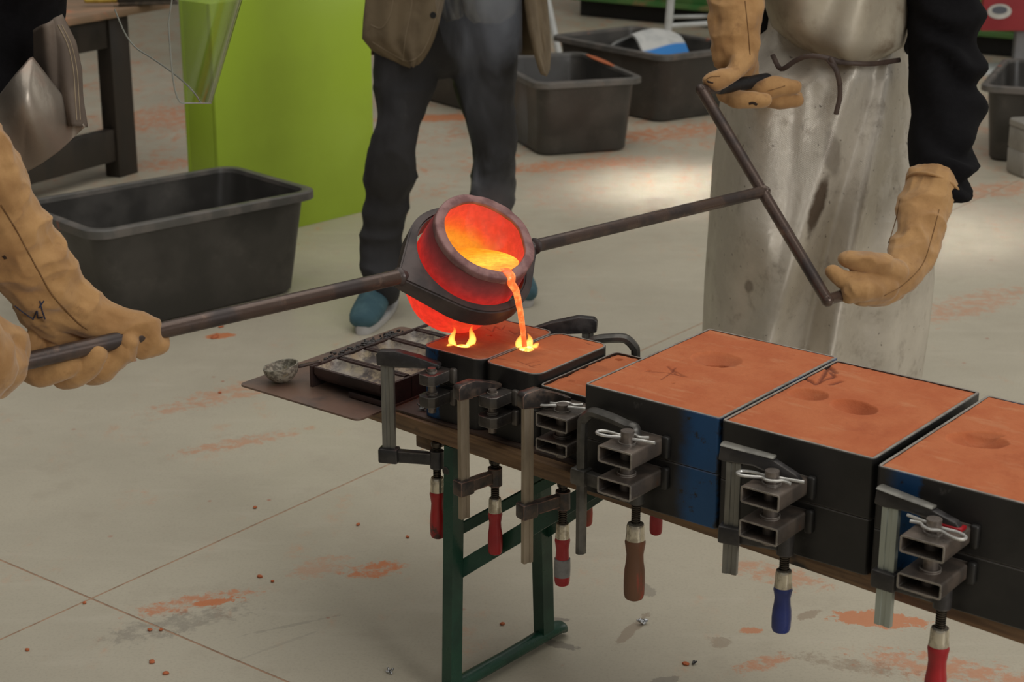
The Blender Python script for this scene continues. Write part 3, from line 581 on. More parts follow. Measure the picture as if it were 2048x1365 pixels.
clamp('clamp hidden behind the large flask with only its red handle end showing', (.02, .42), (-.072, .326), .65, .6105, .40, .437, .4695, .39, .08, 'red', 'bar', .0118, .02)

# ------------------------------------------------------------ ingot mould, ladle and scraps on the sheet
def ingot_mould():
    x0, x1 = -.680, -.492; y0 = .072; n = 5; p = .0735; zb = .504; t = thing('ingot_mould', 'black cast ingot mould with five metal-crusted troughs on the steel sheet', 'ingot mould', BF((x0+x1)/2, y0+n*p/2, zb), BA)
    w = x1-x0; h = .041
    for k in range(n):
        y = -n*p/2+k*p; yc = y+p/2; bm = NB()
        # channel with rounded cavity, lofted along x
        def sec(x, s): return [Vector((x, yc+a*s, z)) for a, z in ((-p/2+.0008, h), (-p/2+.0008, h-.012), (-p/2+.012, .014), (p/2-.012, .014), (p/2-.0008, h-.012), (p/2-.0008, h), (p/2-.007, h), (p/2-.014, h-.016), (.012, .022), (-.012, .022), (-p/2+.014, h-.016), (-p/2+.007, h))]
        def inn(x): return [Vector((x, yc+a, z)) for a, z in ((p/2-.007, h-.0002), (p/2-.014, h-.016), (.012, .022), (-.012, .022), (-p/2+.014, h-.016), (-p/2+.007, h-.0002))]
        loops(bm, [sec(-w/2+.012, 1), sec(w/2-.012, 1)], cap0=True, cap1=True)
        tr = obj('trough', bm, M['mould_iron'], t)
        for sx in (-1, 1):
            bm = NB(); xo = sx*w/2; xi = sx*(w/2-.0125)
            A = [Vector((xo, yc+a, z)) for a, z in ((-p/2+.0008, h), (-p/2+.0008, 0), (p/2-.0008, 0), (p/2-.0008, h))]; B = [Vector((xi+sx*.006, q.y, q.z)) for q in A]
            loops(bm, [A, B], cap0=True, cap1=True); obj('end_plate', bm, M['mould_iron'], tr)
        # crust of old metal lining the trough
        def F(u, v):
            x = (-w/2+.0065)+(w-.013)*u; a = (v*2-1); hw = p/2-.0085; e = min(u, 1-u)*(w-.013); rise = max(0, 1-e/.016)**2
            z = .0228+abs(a)**2.4*(h-.003-.0228)+rise*(h-.026)*(1-abs(a)**2.4)*.92
            return Vector((x, yc-a*hw, z+.0012*float(vnoise(np.array([[x*60, a*2.5, k*7.3]]), 2)[0])))
        bm = NB(); sheet(bm, F, 40, 16, .0012); obj('metal_crust', bm, M['residue'], tr)
    bm = NB(); box(bm, w/2-.09, w/2-.004, -n*p/2+.0004, -n*p/2+.004, .002, .012, .001); obj('foot_rib', bm, M['mould_iron'], t)
ingot_mould()
def ladle():
    p = BF(-.735, .060, .5045); t = thing('ladle', 'small crusted metal ladle bowl lying on the steel sheet beside the ingot mould', 'ladle', p, BA+math.radians(35))
    bm = NB(); R = .034; prof = []
    for k in range(9): a = math.radians(90*k/8); prof.append((max(R*math.sin(a), .001), R-R*math.cos(a)))
    prof += [(R-.003, R)]+[(max((R-.003)*math.sin(a), .001), R-(R-.003)*math.cos(a)) for a in [math.radians(90*k/8) for k in range(7, -1, -1)]]
    lathe(bm, prof, 40); me = bm
    for v in me.verts:
        n = vnoise(np.array([[v.co.x*170, v.co.y*170, v.co.z*170]]), 3)[0]; v.co *= 1+.018*n
    for v in me.verts: v.co = Matrix.Rotation(math.radians(-10), 3, 'Y') @ v.co
    obj('bowl', me, M['crust'], t, 60)
    bm = NB(); sweep(bm, [(R*.9, 0, R-.002), (R+.02, 0, R+.004), (R+.035, 0, R+.008)], [(.008, .003), (.006, .003), (.005, .003)], up=(0, 0, 1)); obj('handle', bm, M['pipe'], t)
ladle()
def crumb_mesh(bm, p, r, seed):
    rr = random.Random(seed); ret = bmesh.ops.create_icosphere(bm, subdivisions=1, radius=r)
    s = Vector((rr.uniform(.7, 1.4), rr.uniform(.7, 1.3), rr.uniform(.4, .8)))
    for v in ret['verts']: v.co = Vector((v.co.x*s.x, v.co.y*s.y, v.co.z*s.z))*(1+rr.uniform(-.3, .3)); v.co += Vector(p)
bm = NB()
for k in range(240):
    u = random.gauss(0, 1); x = -.70+random.gauss(0, .015)+(random.random()*.12 if k % 3 else 0); y = .30+random.random()*.13
    if k % 2: x, y = -.762+random.gauss(0, .010), .20+random.random()*.21
    if x > -.687 and y < .45: x = -.75-random.random()*.03
    y = min(y, .43); x = max(x, -.788)
    r = random.choice((.0018, .0024, .003, .0045)); crumb_mesh(bm, BF(x, y, .5045+r*.3), r, k)
tag(obj('slag_crumbs', bm, M['slag'], smooth=False), 'scatter of small black slag crumbs on the steel sheet edge', 'slag crumbs', kind='stuff')
bm = NB()
for k in range(90):
    c0 = BF(-.535+random.gauss(0, .024), .325+random.gauss(0, .018), .533+random.random()*.012); a0 = random.random()*6; rr = random.uniform(.003, .006); tl = random.uniform(-.6, .6)
    wire(bm, [c0+Vector((rr*math.cos(a0+i*1.0), rr*math.sin(a0+i*1.0), .0012*i*tl+.002*math.sin(i))) for i in range(6)], .0006, 2, 5)
tag(obj('metal_shavings', bm, M['foil'], smooth=False), 'curly heap of grey metal shavings in a mould trough by the flask', 'metal shavings', kind='stuff')
def splash(name, label, p, s, m='foil', seed=1, cat='metal scrap'):
    bm = NB(); rr = random.Random(seed)
    ch = []
    for k in range(6): a = rr.random()*6.28; q = Vector(p)+Vector((math.cos(a)*s*rr.uniform(.3, 1), math.sin(a)*s*rr.uniform(.3, 1), s*rr.uniform(.2, 1.1))); ch.append([(tuple(Vector(p)+Vector((0, 0, s*.25))), s*.3), (tuple(q), s*rr.uniform(.1, .25))])
    return tag(organic(name, ch, s*.09, M[m], None, 1, lambda c, n: s*.12*fbm(c/s*2.2, seed, 3)), label, cat)
splash('aluminium_splash', 'crumpled silver metal splash on the base plate behind the leftmost clamp', BF(-.43, .105, .5055), .012, seed=4)

# ------------------------------------------------------------ pouring shank and crucible
ZB = .775; pL = at_z(320, 655, ZB); pT = at_z(1525, 384, ZB); bv = (pT-pL).normalized(); dv = Vector((bv.y, -bv.x, 0)); zv = Vector((0, 0, 1))
TILT = math.radians(39); RC = (at_z(812, 556, ZB)+at_z(1070, 488, ZB))/2 - bv*.007
AX = dv*math.sin(TILT)+zv*math.cos(TILT); UD = dv*math.cos(TILT)-zv*math.sin(TILT)
shank = thing('pouring_shank', 'long steel pouring shank with ring holding the crucible and crosswise end handle', 'pouring shank', RC)
bm = NB(); n = 96; ri, ro, tip, hh = .1025, .118, .158, .023; ta = math.acos(ro/tip); rows = [[], [], [], []]
for k in range(n):
    th = 2*PI*k/n; f = min(th % PI, PI-th % PI); r = ro if f > ta else min(ro/math.cos(ta-f), tip*.985)
    e = bv*math.cos(th)+UD*math.sin(th)
    for j, (rr, z) in enumerate(((ri, -hh), (r, -hh), (r+.001, hh), (ri, hh))): rows[j].append(e*rr-AX*.013+AX*z*(1 if rr == ri else (.9 if f > ta else .9-.25*(1-f/ta))))
R4 = loops(bm, rows); bridge(bm, R4[-1], R4[0]); bmesh.ops.recalc_face_normals(bm, faces=bm.faces)
bmesh.ops.bevel(bm, geom=[e for e in bm.edges if e.calc_face_angle(0) > .6], offset=.003, segments=2, affect='EDGES')
ring = obj('ring', bm, M['ring_iron'], shank, 50)
def pipe(a, b, r, name='bar', m='pipe', par=shank, caps=True):
    bm = NB(); a, b = Vector(a)-RC, Vector(b)-RC; d = (b-a).normalized()
    sweep(bm, [a, (a+b)/2, b], r, up=(0, 0, 1), seg=22, sub=2, round_ends=False); return obj(name, bm, M[m], par, 45)
def collar(p, d, r):
    bm = NB(); p = Vector(p)-RC; sweep(bm, [p-d*.006, p, p+d*.008], [r*.8, r*1.25, r*.95], up=(0, 0, 1), seg=20, sub=3); return bm
pend = RC - bv*(.157+.62)
pipe(RC-bv*.150, RC-bv*.98, .0132); pipe(RC+bv*.150, pT+bv*.004, .0122)
for s, r in ((-1, .0132), (1, .0122)): obj('weld_bead', collar(RC+bv*s*.153, bv*s, r), M['ring_iron'], shank)
tau = math.radians(46); CB = dv*math.cos(tau)-zv*math.sin(tau)
c0, c1 = pT-CB*.256, pT+CB*.262
pipe(c0, c1, .0122, 'cross_bar'); obj('weld_bead', collar(pT, bv, .0122), M['pipe'], shank)
for e in (c0, c1):
    g = pipe(e-bv*.006, e+bv*.20, .0118, 'hand_bar'); bm = NB()
    sweep(bm, [e+bv*.055-RC, e+bv*.12-RC, e+bv*.2-RC], .0145, up=(0, 0, 1), seg=20, sub=3); obj('grip_sleeve', bm, M['grip'], g)
    bm = NB(); sweep(bm, [e-CB*.002-RC, e-RC+CB*.002], .0126, up=(0, 0, 1), seg=20); obj('weld_bead', bm, M['pipe'], shank)

def hot(name, stops, scale=20, axis=2, side=0, dark=None, rough=.7, warp=.02, mott=.3):
    """glowing ceramic: emission colour by position along the object's axis"""
    t = NT(name); v = t.coord(); sx = t.new('ShaderNodeSeparateXYZ'); t.l.new(v, sx.inputs[0])
    z = t.math('ADD', t.math('ADD', sx.outputs[axis], t.math('MULTIPLY', sx.outputs[1], side)), t.math('MULTIPLY', t.math('SUBTRACT', t.noise(v, scale, 4), .5), warp))
    lo, hi = stops[0][0], stops[-1][0]; cr = t.new('ShaderNodeValToRGB'); t.l.new(t.ramp(z, lo, hi), cr.inputs[0])
    t.n[cr.name].color_ramp.interpolation = 'LINEAR'; el = cr.color_ramp.elements
    while len(el) < len(stops): el.new(.5)
    for e, (p, c) in zip(el, stops): e.position = (p-lo)/(hi-lo); e.color = c
    col = cr.outputs[0]; f = t.ramp(t.noise(v, scale*2.5, 6, .7), .35, .7, 1-mott, 1)
    t.set(Base_Color=dark or lin(90, 50, 50), Roughness=rough, Emission_Color=col, Emission_Strength=f); t.bump(t.noise(v, scale*3, 5), .3); return t.m
crucible = thing('crucible', 'glowing red clay crucible tilted in the shank ring and pouring', 'crucible')
YD = AX.cross(UD); RIM = RC+AX*.070
crucible.matrix_world = Matrix(((UD.x, YD.x, AX.x, RIM.x), (UD.y, YD.y, AX.y, RIM.y), (UD.z, YD.z, AX.z, RIM.z), (0, 0, 0, 1)))
M['hot_body'] = hot('red_hot_clay', [(-.19, (1.0, .040, .016, 1)), (-.09, (.80, .022, .012, 1)), (-.05, (.44, .016, .012, 1)), (-.02, (.16, .012, .012, 1)), (0, (.03, .006, .006, 1))], 22)
M['hot_in'] = hot('orange_hot_lining', [(-.17, (1.0, .42, .02, 1)), (-.07, (1.0, .28, .012, 1)), (-.04, (1.0, .13, .012, 1)), (-.015, (.9, .055, .02, 1)), (.02, (.75, .035, .02, 1))], 26, side=.42, warp=.03, mott=.25)
M['melt'] = hot('molten_bronze', [(-.08, (1.0, .22, .008, 1)), (-.02, (1.35, .5, .02, 1)), (.04, (1.6, .85, .08, 1)), (.08, (1.5, .5, .05, 1))], 34, axis=0, rough=.3, warp=.05, mott=.35)
M['rim_clay'] = pmat('scorched_clay_rim', lin(152, 112, 108), lin(122, 84, 83), 30, .55, 0, .35, 60, c3=lin(160, 128, 120), s3=26, lo3=.62, hi3=.74)
bm = NB(); lathe(bm, [(.0925, -.010), (.0950, -.03), (.0960, -.055), (.0960, -.085), (.0945, -.115), (.0905, -.145), (.082, -.172), (.066, -.194), (.040, -.208), (.001, -.212)][::-1], 64)
bmesh.ops.delete(bm, geom=[f for f in bm.faces if len(f.verts) > 4 and f.calc_center_median().z > -.05], context='FACES'); obj('body', bm, M['hot_body'], crucible, 60)
bm = NB(); lathe(bm, [(.0765, -.007), (.0755, -.0035), (.0762, -.0002), (.0775, .0010), (.0900, .0010), (.0925, .0002), (.0936, -.002), (.0942, -.009), (.0940, -.0115), (.0915, -.0125)], 72, closed=True)
for v in bm.verts:
    a = math.atan2(v.co.y, v.co.x); lip = max(0, math.cos(a))**40; v.co.z -= .006*lip
    nn = vnoise(np.array([[v.co.x*60, v.co.y*60, v.co.z*60]]), 11)[0]; v.co += Vector((v.co.x, v.co.y, 0)).normalized()*.0012*nn + Vector((0, 0, .0012*nn))
obj('rim', bm, M['rim_clay'], crucible, 60)
inner = [(.0770, -.002), (.0750, -.02), (.072, -.06), (.067, -.10), (.059, -.13), (.045, -.155), (.022, -.168), (.001, -.17)]
bm = NB(); lathe(bm, inner, 64)
top = [f for f in bm.faces if len(f.verts) > 4 and f.calc_center_median().z > -.01]; bmesh.ops.delete(bm, geom=top, context='FACES')
li = obj('lining', bm, M['hot_in'], crucible, 60)
def ri_(h): return float(np.interp(h, [-b for a, b in inner], [a for a, b in inner]))
sT_, cT_ = math.sin(TILT), math.cos(TILT); hl0 = .0025; zl = -ri_(hl0)*sT_-hl0*cT_; pts = []
for k in range(72):
    a = 2*PI*k/72; h = .05
    for _ in range(30): h = (-zl-ri_(h)*math.cos(a)*sT_)/cT_
    pts.append(Vector(((ri_(h)-.0006)*math.cos(a), (ri_(h)-.0006)*math.sin(a), -h)))
bm = NB(); cen = sum(pts, Vector())/len(pts); prev = [bm.verts.new(p) for p in pts]; nrm = Vector((sT_*-1, 0, cT_)).normalized()
nrm = Vector((-sT_, 0, cT_))
for s in (.9, .75, .6, .45, .3, .15, .05):
    cur = [bm.verts.new(cen+(p-cen)*s+nrm*.0012*math.sin(9*s+math.atan2(p.y, p.x)*2)*s) for p in pts]; bridge(bm, prev, cur); prev = cur
bm.faces.new(prev); obj('molten_bronze', bm, M['melt'], crucible, 60)
# stream
def glow(name, stops, strength=1, scale=90):
    t = NT(name); v = t.coord(); n = t.noise(v, scale, 4, .6); cr = t.new('ShaderNodeValToRGB'); t.l.new(t.ramp(n, .3, .7), cr.inputs[0])
    el = cr.color_ramp.elements
    while len(el) < len(stops): el.new(.5)
    for i, (e, c) in enumerate(zip(el, stops)): e.position = i/(len(stops)-1); e.color = c
    t.set(Base_Color=(.2, .1, .05, 1), Emission_Color=cr.outputs[0], Emission_Strength=strength, Roughness=.3); return t.m
M['stream'] = glow('molten_stream', [(1.0, .12, .02, 1), (1.05, .17, .03, 1), (1.3, .40, .10, 1)], 1.0, 70)
M['pool'] = glow('molten_pool', [(1.2, .35, .03, 1), (1.7, .9, .15, 1), (2.0, 1.6, .6, 1)], 1.2, 80)
LIP = RIM+UD*.084-AX*.002; S = at_z(1050, 697, .633); bm = NB()
sp = [RIM+UD*.060-AX*.0185, RIM+UD*.070-AX*.0085, RIM+UD*.080-AX*.0035, RIM+UD*.090-AX*.0035, RIM+UD*.0975-AX*.012]
out = sp[-1]; hd = Vector((S.x-out.x, S.y-out.y, 0)); dz = out.z-S.z
for f in (.12, .3, .5, .7, .88, 1.0): sp.append(out+hd*(f**.55)-zv*dz*f)
wd = [(.012, .002), (.013, .002), (.010, .003), (.009, .0038), (.0075, .0045), (.0068, .0045), (.0062, .0045), (.0056, .0046), (.0052, .0044), (.0048, .0042), (.0052, .0046)]
sweep(bm, [p-S for p in sp], wd, up=(0, 0, 1), seg=14, sub=6, transport=True)
for v in bm.verts:
    nn = vnoise(np.array([[v.co.x*150, v.co.y*150, v.co.z*45]]), 5)[0]; v.co.x += .0005*nn
o = tag(obj('molten_stream', bm, M['stream'], None, 70), 'thin glowing stream of molten bronze falling from the crucible lip into the flask', 'molten metal'); o.location = S
# pools and flames
def pool(name, label, c, rx, ry, hgt, seed):
    bm = NB(); R0 = [c+E1*(rx*math.cos(a)*(1+.15*math.sin(3*a+seed)))+E2*(ry*math.sin(a)*(1+.15*math.cos(2*a+seed))) for a in [2*PI*k/32 for k in range(32)]]
    cen = c+zv*hgt; prev = [bm.verts.new(p-zv*.006) for p in R0]; first = prev
    for s in (1, .8, .55, .3, .1):
        cur = [bm.verts.new(c+(p-c)*s+zv*(hgt*(1-s*s))) for p in R0]; bridge(bm, prev, cur); prev = cur
    bm.faces.new(prev); bm.faces.new(list(reversed(first))); return tag(obj(name, bm, M['pool'], None, 60), label, 'molten metal')
pool('molten_pool', 'small bright pool of molten metal where the stream lands', S+Vector((0, 0, .001)), .016, .012, .003, 1)
FAc = at_z(925, 689, .634)
pool('molten_pool', 'molten metal filling the sprue under the two flame tongues', FAc+Vector((0, 0, -.004)), .0185, .0135, .001, 2)
def flame_mat(name, c, d):
    t = NT(name); t.n.remove(t.b); e = t.new('ShaderNodeEmission'); v = t.coord(); sx = t.new('ShaderNodeSeparateXYZ'); t.l.new(v, sx.inputs[0])
    t.put(e.inputs[0], t.mix(t.ramp(sx.outputs[2], 0, .04), c, (1, .2, .01, 1))); e.inputs[1].default_value = d; t.l.new(e.outputs[0], t.out.inputs['Volume']); return t.m
M['flame'] = flame_mat('yellow_flame', (1, .55, .09, 1), 280)
def flame(label, base, pts, rads):
    bm = NB(); sweep(bm, [Vector(p) for p in pts], rads, up=(0, -1, .2), seg=12, sub=5); o = tag(obj('flame', bm, M['flame'], None, 180), label, 'flame', 'flames on the small flasks'); o.location = base; return o
s = .00088
def fl(label, base, pp, rr): flame(label, base, [(a*s, .002*math.sin(i), b*s/.95) for i, (a, b) in enumerate(pp)], [(r*s, r*s*.6) for r in rr])
fl('taller left flame tongue rising from the burning flask', FAc, [(-18, -2), (-22, 8), (-19, 18), (-15, 27), (-17, 34)], [7, 7, 5, 3, 1])
fl('right flame tongue rising from the burning flask', FAc, [(14, -2), (20, 8), (19, 18), (17, 28), (20, 38)], [8, 8, 6, 3.5, 1])
fl('low front flame joining the two tongues on the burning flask', FAc-E2*.012, [(-20, 0), (-8, -6), (8, -6), (20, 0)], [5, 6, 6, 5])
fl('flame licking up the left of the metal stream', S, [(-8, -2), (-12, 8), (-9, 18), (-6, 26), (-7, 32)], [7, 8, 6, 3, 1])
fl('flame licking up the right of the metal stream', S, [(4, -2), (8, 8), (10, 16), (8, 24), (5, 30)], [8, 8, 6, 3, 1])
fl('flat flame spreading right from the poured flask', S, [(2, -6), (14, -2), (22, 5), (27, 10)], [8, 7, 5, 2])

# ------------------------------------------------------------ background things
M['tub'] = pmat('grey_black_plastic', lin(58, 56, 53), lin(72, 69, 65), 6, .45, 0, .06, 40, c3=lin(88, 84, 79), s3=5, lo3=.55, hi3=.75)
M['tub_rim'] = pmat('scuffed_tub_rim', lin(86, 84, 80), lin(104, 98, 92), 12, .45, 0, .05, c3=lin(176, 100, 70), s3=4, lo3=.6, hi3=.68)
def tub(label, c, az, L=.8, W=.5, h=.33, dusty=False):
    t = thing('mortar_tub', label, 'tub', (c[0], c[1], 0), math.radians(az), 'black plastic mortar tubs on the floor')
    Lq = lambda w, d, r, z: [Vector((a, b, z)) for a, b in rrect(w, d, r, 8)]
    bm = NB(); k = .82
    R = loops(bm, [Lq(L*k-.03, W*k-.03, .05, .0), Lq(L*k, W*k, .06, .012), Lq(L-.055, W-.055, .06, h-.02), Lq(L-.05, W-.05, .06, h-.012), Lq(L-.062, W-.062, .055, h-.012), Lq(L*k-.012, W*k-.012, .055, .02), Lq(L*k-.05, W*k-.05, .045, .01)], cap0=True, cap1=True)
    obj('body', bm, M['tub'], t, 50)
    bm = NB(); R = loops(bm, [Lq(L-.064, W-.064, .055, h-.014), Lq(L-.060, W-.060, .055, h-.001), Lq(L-.052, W-.052, .056, h+.001), Lq(L-.012, W-.012, .065, h), Lq(L-.002, W-.002, .068, h-.003), Lq(L, W, .07, h-.010), Lq(L, W, .07, h-.026), Lq(L-.006, W-.006, .066, h-.027), Lq(L-.008, W-.008, .066, h-.010), Lq(L-.05, W-.05, .056, h-.008)])
    bridge(bm, R[-1], R[0]); obj('rim', bm, M['tub_rim'], t, 50); return t
tub('big black mortar tub on the floor in front of the lime green box', (-1.07, 5.31), 42.5, .81, .51, .33)
tub('black mortar tub right behind the man in jeans, orange dust on its rim', (.216, 7.78), 108.3, .78, .5, .33)
tub('black mortar tub holding a white and blue paper sack', (.665, 8.58), -53.2, .86, .57, .33)
tub('black mortar tub seen only between the legs of the man in jeans', (-.20, 8.72), 125, .7, .42, .33)
tub('black mortar tub at the right edge behind the black sleeved arm', (2.36, 7.56), 68, .8, .55, .33)
# sand ridge on a rim
bm = NB(); ra = math.radians(108.3); TBp = lambda x, y, z: Vector((.216+x*math.cos(ra)-y*math.sin(ra), 7.78+x*math.sin(ra)+y*math.cos(ra), z))
sweep(bm, [TBp(-.06, -.226, .332), TBp(.06, -.228, .332), TBp(.17, -.227, .332), TBp(.27, -.228, .332)], [(.008, .003), (.017, .005), (.016, .005), (.007, .002)], up=(0, 0, 1))
M['sand_loose'] = pmat('loose_red_sand', lin(192, 108, 68), lin(172, 94, 58), 120, .9, 0, .4)
tag(obj('sand_ridge', bm, M['sand_loose']), 'streak of orange sand lying along the tub rim', 'sand')
# paper sack
def sack():
    t = NT('printed_paper_sack'); v = t.coord((1, 1, 1), typ='UV') if False else t.coord(); sx = t.new('ShaderNodeSeparateXYZ'); t.l.new(v, sx.inputs[0])
    col = t.mix(t.ramp(t.noise(v, 9, 4), .4, .65), lin(200, 200, 196), lin(176, 178, 176)); col = t.mix(t.ramp(t.noise(v, 5, 4), .6, .7), col, lin(190, 130, 104))
    col = t.mix(t.ramp(sx.outputs[0], .11, .125), col, lin(44, 124, 196)); t.set(Base_Color=col, Roughness=.6)
    o0 = Vector((.66, 8.46, .14)); u = Vector((math.cos(math.radians(-53)), math.sin(math.radians(-53)), 0)); w = Vector((-u.y, u.x, 0))
    # a half-empty paper sack arched over the tub's contents; local x follows the tub
    def F(a, b): 
        x = -.21+.44*a; z = .24*math.sin(PI*min(1, .10+.86*a))**.8-.06*(a > .9)*(a-.9)*10+.008*math.sin(14*a+4*b); y = -.13+.27*b+.02*math.sin(5*a)
        return Vector((x, y, z+.01*math.sin(3*b)))
    bm = NB(); sheet(bm, F, 28, 12, .012); o = tag(obj('paper_sack', bm, t.m, None, 60), 'white and blue paper sack arching out of the black tub', 'paper sack')
    o.location = o0; o.rotation_euler = (0, 0, math.radians(-53))
sack()
# green plinth box
M['lime'] = pmat('lime_paint', lin(172, 202, 58), lin(166, 194, 54), 2.2, .42, 0, .02)
g0, g1 = Vector((-1.015, 5.934, 0)), Vector((-.52, 6.48, 0)); ga = math.atan2(g1.y-g0.y, g1.x-g0.x); gl = (g1-g0).length
t = thing('plinth_box', 'tall lime green painted plinth box behind the tub', 'box', g0, ga)
hB = .842; th = .018; dB = .17
for nm, q in (('front_panel', (0, gl, 0, th, 0, hB)), ('back_panel', (0, gl, dB-th, dB, 0, hB)), ('side_panel', (0, th, th+.0003, dB-th-.0003, 0, hB)), ('side_panel', (gl-th, gl, th+.0003, dB-th-.0003, 0, hB)), ('top_panel', (th+.0003, gl-th-.0003, th+.0003, dB-th-.0003, hB-th, hB))):
    bm = NB(); box(bm, *q, .0015); obj(nm, bm, M['lime'], t)
# dark workbench
M['dark_wood'] = pmat('dark_stained_timber', lin(44, 39, 34), lin(56, 48, 41), 12, .5, 0, .1, stretch=(1, 1, .3))
M['table_top'] = pmat('dusty_table_top', lin(146, 120, 96), lin(170, 132, 104), 7, .6, 0, .05, c3=lin(198, 116, 78), s3=5, lo3=.55, hi3=.68)
ta_ = math.radians(61); tp = Vector((-1.705, 6.72, 0))
t = thing('workbench', 'dark timber workbench with a dusty top behind the left worker', 'table', tp, ta_)
bm = NB(); box(bm, -1.3, .62, 0, .75, .655, .685, .003); obj('table_top', bm, M['table_top'], t)
for x in (-1.1, .30):
    for y in (.05, .62):
        bm = NB(); box(bm, x, x+.115, y, y+.075, 0, .655, .004); obj('leg', bm, M['dark_wood'], t)
for y in (.06, .63):
    bm = NB(); box(bm, -.985, .30, y, y+.05, .53, .655, .003); obj('rail', bm, M['dark_wood'], t)
    bm = NB(); box(bm, -.985, .30, y, y+.05, .07, .20, .003); obj('stretcher', bm, M['dark_wood'], t)
bm = NB(); box(bm, .315, .40, .125, .62, .53, .655, .003); obj('rail', bm, M['dark_wood'], t)
bp = at_z(285, 3, .70); t = thing('hand_brush', 'hand brush with yellow handle on the dusty workbench top', 'brush', bp+Vector((0, 0, -.012)), math.radians(12))
M['yellow'] = pmat('yellow_handle', lin(190, 160, 60), lin(170, 140, 50), 20, .5); M['bristle'] = pmat('dark_bristle', lin(70, 60, 52), lin(96, 84, 72), 60, .9, 0, .6, 120)
bm = NB(); sweep(bm, [(-.22, 0, .022), (-.15, 0, .02), (-.10, 0, .02)], [(.013, .01), (.012, .01), (.016, .01)], up=(0, 0, 1)); obj('handle', bm, M['yellow'], t)
bm = NB(); box(bm, -.10, .13, -.025, .025, .012, .032, .006); obj('brush_back', bm, M['dark_wood'], t)
bm = NB(); box(bm, -.095, .14, -.03, .03, -.014+.0135, .013, .004); obj('bristles', bm, M['bristle'], t)
# green machine base far behind
M['mach_green'] = pmat('machine_green', lin(66, 120, 62), lin(92, 128, 70), 4, .5, 0, .05, c3=lin(150, 120, 84), s3=3, lo3=.58, hi3=.7); M['black'] = pmat('black_parts_and_shade', lin(22, 22, 22), lin(30, 29, 28), 10, .6)
m0, m1 = at_z(1150, 33, 0), at_z(2060, 121, 0); ma = math.atan2(m1.y-m0.y, m1.x-m0.x); ml = (m1-m0).length
t = thing('green_machine', 'long green machine base standing far behind the tubs', 'machine', m0, ma)
bm = NB(); box(bm, .0, ml+.8, .06, .9, 0, .115, .004); obj('plinth', bm, M['black'], t)  # solid black block put in for the shade under the raised bed
bm = NB(); box(bm, -.02, ml+.85, 0, 1.0, .116, .62, .01); obj('bed', bm, M['mach_green'], t)
bm = NB(); box(bm, -.02, ml+.85, -.035, -.0005, .116, .15, .004); obj('bed_lip', bm, M['mach_green'], t)
# white trestle
M['white_tube'] = pmat('white_enamel_tube', lin(196, 198, 196), lin(180, 182, 178), 8, .4); M['grey_tube'] = pmat('grey_enamel_tube', lin(128, 128, 130), lin(112, 112, 114), 8, .45)
w1 = at_z(1119, 112, 0); w2 = at_z(1333, 92, 0); w3 = at_z(1437, 84, 0)
t = thing('white_trestle', 'white tubular trestle standing behind the mortar tubs', 'trestle', ((w1+w2)/2))
def tb(a, b, r, nm, m='white_tube'):
    bm = NB(); cyl(bm, Vector(a)-(w1+w2)/2, Vector(b)-(w1+w2)/2, r, seg=16); obj(nm, bm, M[m], t)
tb(w1, at_y(1072, -110, w1.y+.15), .019, 'leg'); tb(w2, at_y(1352, -110, w2.y), .024, 'leg')
tb(at_y(1072, -90, w1.y+.15), at_y(1352, -90, w2.y), .018, 'top_rail')
tb(at_y(1338, 52, w2.y), at_y(1450, 45, w2.y), .016, 'cross_rail'); tb(at_y(1345, 34, w2.y+.25), at_y(1450, 32, w2.y+.25), .012, 'cross_rail')
tb(at_y(1338, 52, w2.y), at_y(1345, 34, w2.y+.25), .012, 'brace'); tb(w3, at_y(1420, -110, w3.y), .03, 'post', 'grey_tube'); tb(at_y(1352, -90, w2.y), at_y(1424, -90, w3.y), .018, 'top_rail')
# red sign on a grey post
rp = at_z(2036, 142, 0); t = thing('sign_stand', 'red board with a pale oval badge on a grey post at the right edge', 'sign', rp)
M['sign_red'] = pmat('sign_red', lin(160, 50, 56), lin(150, 44, 50), 5, .5); M['badge'] = pmat('badge_white', lin(206, 204, 196), lin(190, 188, 180), 8, .5); M['badge_ink'] = pmat('badge_ink', lin(92, 96, 104), None, 8, .5)
bm = NB(); box(bm, -.035, .035, -.03, .03, .0, .42, .004); obj('post', bm, M['grey_tube'], t)
bm = NB(); box(bm, -.25, .06, -.16, .16, .0, .02, .004); obj('foot', bm, M['white_tube'], t)
bm = NB(); box(bm, -.245, .5, -.085, -.035, .232, .62, .004); bd = obj('board', bm, M['sign_red'], t)
bm = NB(); cyl(bm, (0, -.0853, 0), (0, -.090, 0), .065, seg=32)
for v in bm.verts: v.co.z = v.co.z*.62+.338; v.co.x -= .155
obj('badge', bm, M['badge'], bd)
bm = NB(); cyl(bm, (0, -.0903, 0), (0, -.0912, 0), .042, seg=32)
for v in bm.verts: v.co.z = v.co.z*.5+.345; v.co.x -= .155
obj('badge_mark', bm, M['badge_ink'], bd)
# pale canister
cp = at_z(2052, 349, 0); t = thing('plastic_canister', 'pale grey plastic canister cut by the right picture edge', 'canister', cp, math.radians(14)); M['pale'] = pmat('pale_plastic', lin(150, 146, 138), lin(134, 130, 122), 6, .45, 0, .05)
bm = NB(); Lq = lambda w, d, r, z: [Vector((a, b, z)) for a, b in rrect(w, d, r, 6)]
loops(bm, [Lq(.10, .14, .02, 0), Lq(.115, .155, .025, .01), Lq(.118, .158, .025, .10), Lq(.112, .152, .025, .105), Lq(.118, .158, .025, .112), Lq(.118, .158, .025, .19), Lq(.11, .15, .02, .20)], cap0=True, cap1=True); obj('body', bm, M['pale'], t)
bm = NB(); loops(bm, [Lq(.122, .162, .027, .2005), Lq(.122, .162, .027, .222), Lq(.115, .155, .025, .226)], cap0=True, cap1=True); obj('lid', bm, M['pale'], t)

